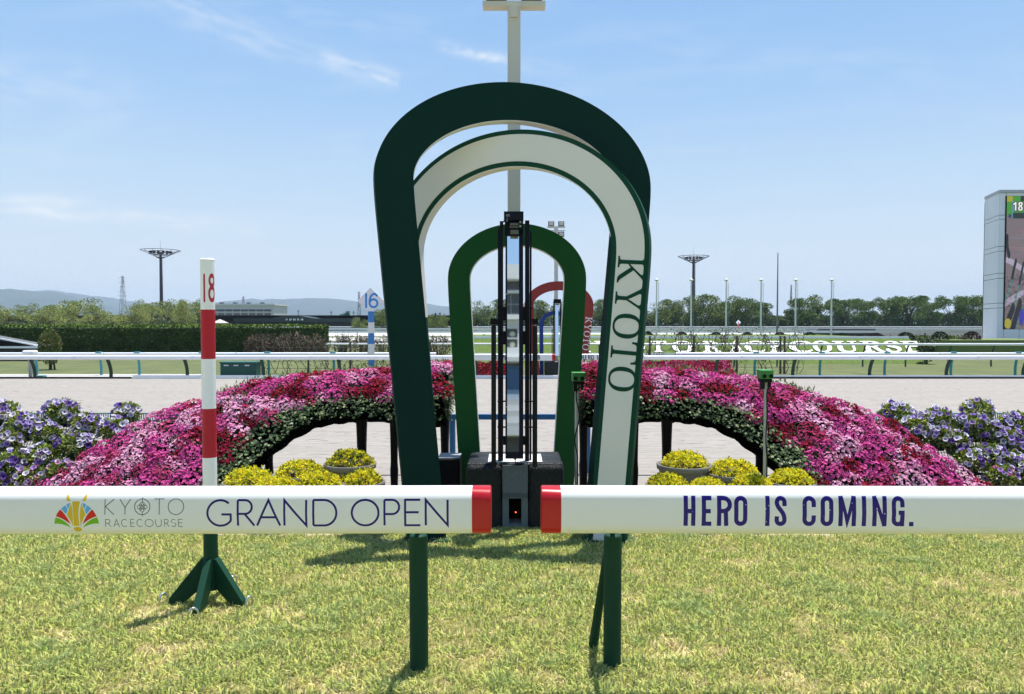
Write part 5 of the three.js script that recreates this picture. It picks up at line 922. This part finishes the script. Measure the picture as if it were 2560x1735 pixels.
// ---------------------------------------------------------------- floodlight towers, pylons
function floodTower(label, px, d, yRim, yHub, rpx, yAnt) {
  const o = thing('floodlight_tower', label, 'floodlight tower', [X(px, d), 0, -d]), yr = Y(yRim, d), yh = Y(yHub, d), R = M(rpx, d), m = mat([.03, .028, .05], .6), th = M(1.3, d);
  part('mast', new THREE.CylinderGeometry(M(3, d), M(4.6, d), yh + (yr - yh) * .8, 14).translate(0, (yh + (yr - yh) * .8) / 2, 0), m, o);
  for (const [k, q] of [[1, 0], [.62, .35]]) part('ring', new THREE.TorusGeometry(R * k, th * .55, 6, 48).rotateX(Math.PI / 2).translate(0, mixv(yr, yh, q), 0), m, o);
  for (let k = 0; k < 12; k++) { const a = k / 12 * 6.283; part('rib', rod(V(Math.cos(a) * R, yr, Math.sin(a) * R), V(0, yh, 0), th * .4, th * .4, 4), m, o); }
  for (const [k, q] of [[.5, .12], [.34, .5], [.2, .8]]) part('lamp_ring', new THREE.TorusGeometry(R * k, th * .7, 6, 32).rotateX(Math.PI / 2).translate(0, mixv(yr, yh, q), 0), m, o);
  for (let k = 0; k < 14; k++) { const a = k / 14 * 6.283; part('lamp_head', rbox(R * .10, R * .10, R * .10, .02, Math.cos(a) * R * .52, mixv(yr, yh, .2), Math.sin(a) * R * .52), MAT.black, o); }
  part('spire', rod(V(0, yh, 0), V(0, Y(yAnt, d), 0), th * .35, th * .15, 5), m, o);
  part('ladder', rod(V(M(4.5, d), 0, 0), V(M(4.5, d), yh, 0), th * .3, th * .3, 4), mat([.4, .3, .3], .7), o);
}
floodTower('tall floodlight tower with a wide ring head above the left trees', 404, 180, 626, 648, 46, 600);
floodTower('smaller floodlight tower with a ring head behind the flagpoles', 1733, 230, 641, 660, 38, 617);
function pylon(label, px, pyTop, d, wpx) {
  const o = thing('power_pylon', label, 'pylon', [X(px, d), 0, -d]), H = Y(pyTop, d), w = M(wpx, d) / 2, m = mat([.25, .25, .28], .6), t = M(.55, d), L = (a, b) => rod(a, b, t, t, 4), legs = [];
  for (const [sx, sz] of [[-1, -1], [1, -1], [-1, 1], [1, 1]]) legs.push(L(V(sx * w, 0, sz * w), V(sx * w * .18, H, sz * w * .18)));
  part('legs', legs, m, o); const br = []; for (let k = 0; k < 8; k++) { const y0 = H * k / 8, y1 = H * (k + 1) / 8, a = w * (1 - .82 * k / 8), b = w * (1 - .82 * (k + 1) / 8), s = k % 2 ? 1 : -1; br.push(L(V(s * a, y0, a), V(-s * b, y1, b)), L(V(s * a, y0, -a), V(-s * b, y1, -b))); } part('bracing', br, m, o);
  for (const k of [.97, .88, .78, .68, .60, .52]) part('cross_arm', rod(V(-w * 1.25 * (1.3 - k * .5), H * k, 0), V(w * 1.25 * (1.3 - k * .5), H * k, 0), t * .9, t * .9, 4), m, o);
}
pylon('lattice power pylon before the hills on the left', 308, 690, 900, 16); pylon('distant lattice pylon above the warehouse roof', 609, 741, 2200, 10); pylon('lattice pylon directly behind the 16 sign', 898, 729, 1100, 9); pylon('far thin lattice tower among the flagpoles', 1977, 712, 1300, 7);
[[713, 774], [746, 774], [828, 777], [884, 777]].forEach(([px, py], i) => { const d = 500, o = thing('utility_pole', ['utility pole left of the pavilion gable on the skyline', 'utility pole right of the pavilion gable on the skyline', 'utility pole above the pavilion end on the skyline', 'utility pole nearest the 16 sign on the skyline'][i], 'pole', [X(px, d), 0, -d]), y = Y(py, d); part('pole', rod(V(0, 0, 0), V(0, y, 0), M(.8, d)), mat([.12, .12, .13], .8), o); for (const k of [.9, 1.4]) part('cross_arm', box(M(7, d), M(.8, d), .3, 0, y - k, 0), mat([.12, .12, .13], .8), o); });

// ---------------------------------------------------------------- trees
{
  const r = mulberry(808), bark = mat([.07, .055, .04], .95), tm = mat([1, 1, 1], .85, { vertexColors: true });
  const build = (airy, tones) => {                     // a crown of leaf sprays round several limbs, unit height 1
    const g = new Acc(), limbs = [], lobes = [];
    limbs.push(rod(V(0, 0, 0), V(.01, .42, 0), .022, .015, 7));
    const nl = 15 + Math.floor(r() * 5);
    for (let k = 0; k < nl; k++) { const a = r() * 6.283, q = Math.sqrt(r()) * .36, y = .34 + r() * .54, c = V(Math.cos(a) * q * (1.15 - .75 * Math.max(0, y - .55)), y, Math.sin(a) * q); lobes.push([c, .11 + r() * .09]); limbs.push(rod(V((r() - .5) * .02, .12 + r() * .3, 0), c, .012, .004, 5)); }
    for (const [c, R] of lobes) for (let i = 0; i < airy; i++) { const n = randDir(r, .25), q = Math.pow(r(), .45), p = c.clone().add(V(n.x * R * q * 1.15, n.y * R * q * .85, n.z * R * q)), v = n.clone().add(randDir(r).multiplyScalar(.8)).normalize(), col = vary(tones[Math.floor(Math.pow(r(), 1.2) * tones.length)], r, .3); g.leaf(p, perp(v, r), v, .024 + r() * .022, .018 + r() * .014, col); }
    for (let i = 0; i < airy * 4; i++) { const a = r() * 6.28, q = .1 + r() * .3, p = V(Math.cos(a) * q, .04 + r() * .36, Math.sin(a) * q), v = randDir(r, .2); g.leaf(p, perp(v, r), v, .035, .026, vary(tones[tones.length - 1], r, .3)); }
    return [g.build(), join(limbs)];
  };
  const spring = [[.34, .36, .09], [.25, .29, .065], [.17, .22, .05], [.12, .165, .04], [.08, .115, .03]], deep = [[.19, .26, .04], [.11, .18, .034], [.075, .135, .028], [.045, .085, .02]];
  const airy = [0, 1, 2].map(() => build(180, spring)), full = [0, 1, 2].map(() => build(360, deep)), mid = [0, 1].map(() => build(250, [...spring.slice(1), ...deep]));
  const plant = (label, [crown, wood], px, top, w, d, group) => {
    const o = thing('far_tree', label, 'tree', [X(px, d), 0, -d], r() * 6.28, group), h = Y(top, d), k = M(w, d) / .95;
    const c = part('crown', crown, tm, o), t = part('trunk', wood, bark, o); for (const q of [c, t]) q.scale.set(k, h * 1.02, k);
  };
  const ord = ['first', 'second', 'third', 'fourth', 'fifth', 'sixth', 'seventh', 'eighth', 'ninth', 'tenth', 'eleventh', 'twelfth', 'thirteenth', 'fourteenth', 'fifteenth', 'sixteenth', 'seventeenth', 'eighteenth', 'nineteenth', 'twentieth', 'twenty-first', 'twenty-second'];
  [[-60, 758, 90], [18, 766, 76], [62, 760, 70], [110, 757, 90], [152, 765, 76], [188, 748, 140], [232, 758, 90], [282, 783, 64], [300, 792, 70], [332, 756, 84], [378, 751, 84], [425, 750, 90], [462, 743, 58], [495, 748, 74]].forEach(([px, top, w], i) => plant(`airy light green tree above the hedge, ${ord[i]} counting from the left`, airy[i % 3], px, top, w, 150 + (i % 3) * 14, 'light green trees above the hedge'));
  [[900, 792, 46], [955, 772, 60], [985, 790, 40], [1048, 790, 40], [1078, 786, 46], [1108, 788, 40]].forEach(([px, top, w], i) => plant(`low light green tree around the dark arch leg, ${ord[i]} from the 16 sign`, mid[i % 2], px, top, w, 160, 'low trees behind the dark arch leg'));
  [[1190, 752, 90], [1248, 748, 86], [1300, 754, 80], [1352, 750, 90], [1402, 752, 70], [1500, 748, 80], [1560, 752, 80]].forEach(([px, top, w], i) => plant(`mid green tree behind the arches, ${ord[i]} from the green horseshoe leg`, mid[i % 2], px, top, w, 215 + (i % 2) * 10, 'trees seen through the arches'));
  [[1635, 756, 80, 1], [1672, 748, 76, 1], [1712, 752, 64, 1], [1752, 735, 110, 1], [1798, 746, 70, 1], [1828, 745, 84, 0], [1866, 742, 90, 0], [1908, 752, 84, 0], [1955, 784, 60, 0], [2005, 741, 96, 0], [2054, 750, 76, 0], [2108, 738, 92, 0], [2158, 748, 74, 0], [2215, 741, 76, 0], [2272, 731, 120, 0], [2318, 752, 70, 0], [2378, 736, 76, 0], [2432, 729, 84, 0], [2490, 738, 90, 0]].forEach(([px, top, w, a], i) => plant(`${a ? 'airy' : 'dense dark'} tree on the right skyline, ${ord[i]} from the lettered arch`, a ? mid[i % 2] : full[i % 3], px, top, w * 1.08, 220 + (i % 3) * 12, 'trees on the right skyline'));
  // low growth that closes the gaps under the crowns
  const scrub = new Acc(); for (let i = 0; i < 9000; i++) { const px = r() < .35 ? -120 + r() * 640 : 1020 + r() * 1480, d = px < 700 ? 172 : 252, x = X(px, d), y = r() * M(px < 700 ? 34 : 40, d) * (.75 + .35 * noise(x * .06, 2)), n = randDir(r, .3); scrub.leaf(V(x, y, -d + r() * 3), perp(n, r), n, .9 + r() * .5, .7, vary(px < 700 ? [.075, .095, .035] : [.04, .058, .022], r, .4)); }
  const s = part('undergrowth', scrub.build(), tm); s.userData.kind = 'stuff'; tag(s, 'dense green undergrowth below the far rows of trees', 'undergrowth');
}

// ---------------------------------------------------------------- the turf in front: blades in tufts
{
  const r = mulberry(909);
  const tuft = (n, h, spread) => { const g = new Acc(); for (let i = 0; i < n; i++) { const a = r() * 6.283, q = Math.sqrt(r()) * spread, p = V(Math.cos(a) * q, 0, Math.sin(a) * q), lean = V((r() - .5) * 1.5, 1, (r() - .5) * 1.5).normalize(), H = h * (.5 + r() * .7), w = .0048 + r() * .0036, s = V(Math.cos(a * 7), 0, Math.sin(a * 7)).multiplyScalar(w / 2), m = p.clone().addScaledVector(lean, H * .6), t = m.clone().add(V(lean.x * H * .75, H * (.05 + r() * .3), lean.z * H * .75)), k = .55 + r() * .8, col = [k * (.9 + r() * .2), k, k * (.75 + r() * .5)]; const i0 = g.v(p.clone().sub(s), col); g.v(p.clone().add(s), col); g.v(m.clone().add(s), col); g.v(m.clone().sub(s), col); g.v(t, col); g.i.push(i0, i0 + 1, i0 + 2, i0, i0 + 2, i0 + 3, i0 + 3, i0 + 2, i0 + 4); } return g.build(); };
  const kinds = [tuft(8, .046, .028), tuft(9, .060, .030), tuft(8, .036, .034)], lists = kinds.map(() => ({ m: [], c: [] })), M4 = new THREE.Matrix4(), Q = new THREE.Quaternion();
  let made = 0;
  const worn = [[370, 1535, .22], [700, 1540, .24], [560, 1545, .14], [945, 1552, .12], [430, 1640, .2], [830, 1715, .22], [1240, 1650, .14], [1690, 1632, .26], [2000, 1552, .16], [2360, 1462, .16], [1950, 1700, .2], [2520, 1490, .16], [1560, 1500, .12], [1860, 1415, .14], [150, 1600, .2], [1130, 1440, .12], [2240, 1610, .16], [330, 1400, .14], [1400, 1700, .12]].map(([px, py, q]) => [ground(px, py), q]);
  const put = (x, z) => {
    const dry = fbm(x * .8 + 3, z * .8, 4) * .32 + fbm(x * 4.2, z * 4.2 + 9, 3) * .42, bare = fbm(x * 1.5 + 40, z * 1.9 - 8, 3), edge = smooth(-6.2, -6.6, z);
    let wear = 0; for (const [c, q] of worn) { const e = Math.hypot((x - c.x) * .75, z - c.z) / (q * (1 + .5 * noise(x * 7, z * 7))); if (e < 1) wear = Math.max(wear, smooth(1, .35, e)); }
    if (r() < wear * .58) return;
    if (z < -6.36 && Math.abs(x) > 1.35 && x > -2.6 && x < 2.95 && r() < .93) return;
    if (bare > .44 && r() < smooth(.44, .62, bare) * .6) return;
    const kind = dry < -.22 && r() < .7 ? 1 : dry > .15 ? 2 : r() < .75 ? 0 : 2, straw = clamp(.40 + dry * .95 + wear * .26 + (r() - .5) * .8), k = .78 + r() * .44;
    const c = straw > .64 ? [.74, .67, .42] : straw > .30 ? [.585, .605, .245] : [.44, .53, .185], y = .8 + r() * .5;
    Q.setFromAxisAngle(V(0, 1, 0), r() * 6.283); M4.compose(V(x, .001, z), Q, V(.9 + r() * .4, y * (straw > .62 ? .75 : 1), .9 + r() * .4)); lists[kind].m.push(M4.clone()); lists[kind].c.push(rgb(c[0] * k, c[1] * k, c[2] * k)); made++;
  };
  for (let i = 0; i < 105000; i++) { const z = -2.9 - r() * 3.74, half = 1.2 + -z * .70; put((r() * 2 - 1) * half, z); }
  // longer grass that the mower misses round the posts and feet
  for (const [px, py] of [[1047, 1682], [1531, 1672], [1482, 1626], [443, 1516], [487, 1546], [608, 1530]]) { const c = ground(px, py); for (let i = 0; i < 40; i++) { const a = r() * 6.283, q = .04 + r() * .05; Q.setFromAxisAngle(V(0, 1, 0), a); M4.compose(V(c.x + Math.cos(a) * q, .001, c.z + Math.sin(a) * q), Q, V(.9, .45 + r() * .45, .9)); lists[1].m.push(M4.clone()); const k = .8 + r() * .4; lists[1].c.push(r() < .25 ? rgb(.74 * k, .65 * k, .33 * k) : rgb(.44 * k, .53 * k, .13 * k)); } }
  for (let i = 0; i < 9000; i++) { const z = -6.3 - r() * .32, x = (r() * 2 - 1) * 1.4; put(x * (r() < .7 ? .5 : 1), z); }
  const gm = mat([1, 1, 1], .9, { vertexColors: true, transmission: .5, thickness: 0, specularIntensity: .35 });
  lists.forEach((l, i) => { const o = new THREE.InstancedMesh(kinds[i], gm, l.m.length); l.m.forEach((m, k) => { o.setMatrixAt(k, m); o.setColorAt(k, l.c[k]); }); o.name = numbered('grass'); o.userData.kind = 'stuff'; tag(o, ['mid-length green and straw turf before the rails', 'longer lush green tufts scattered in the turf', 'short dry straw-coloured turf around worn spots'][i], 'grass'); scene.add(o); });
}

scene.traverse((o) => { if (o.isMesh) { o.castShadow = true; o.receiveShadow = true; } });
renderer.render(scene, camera);
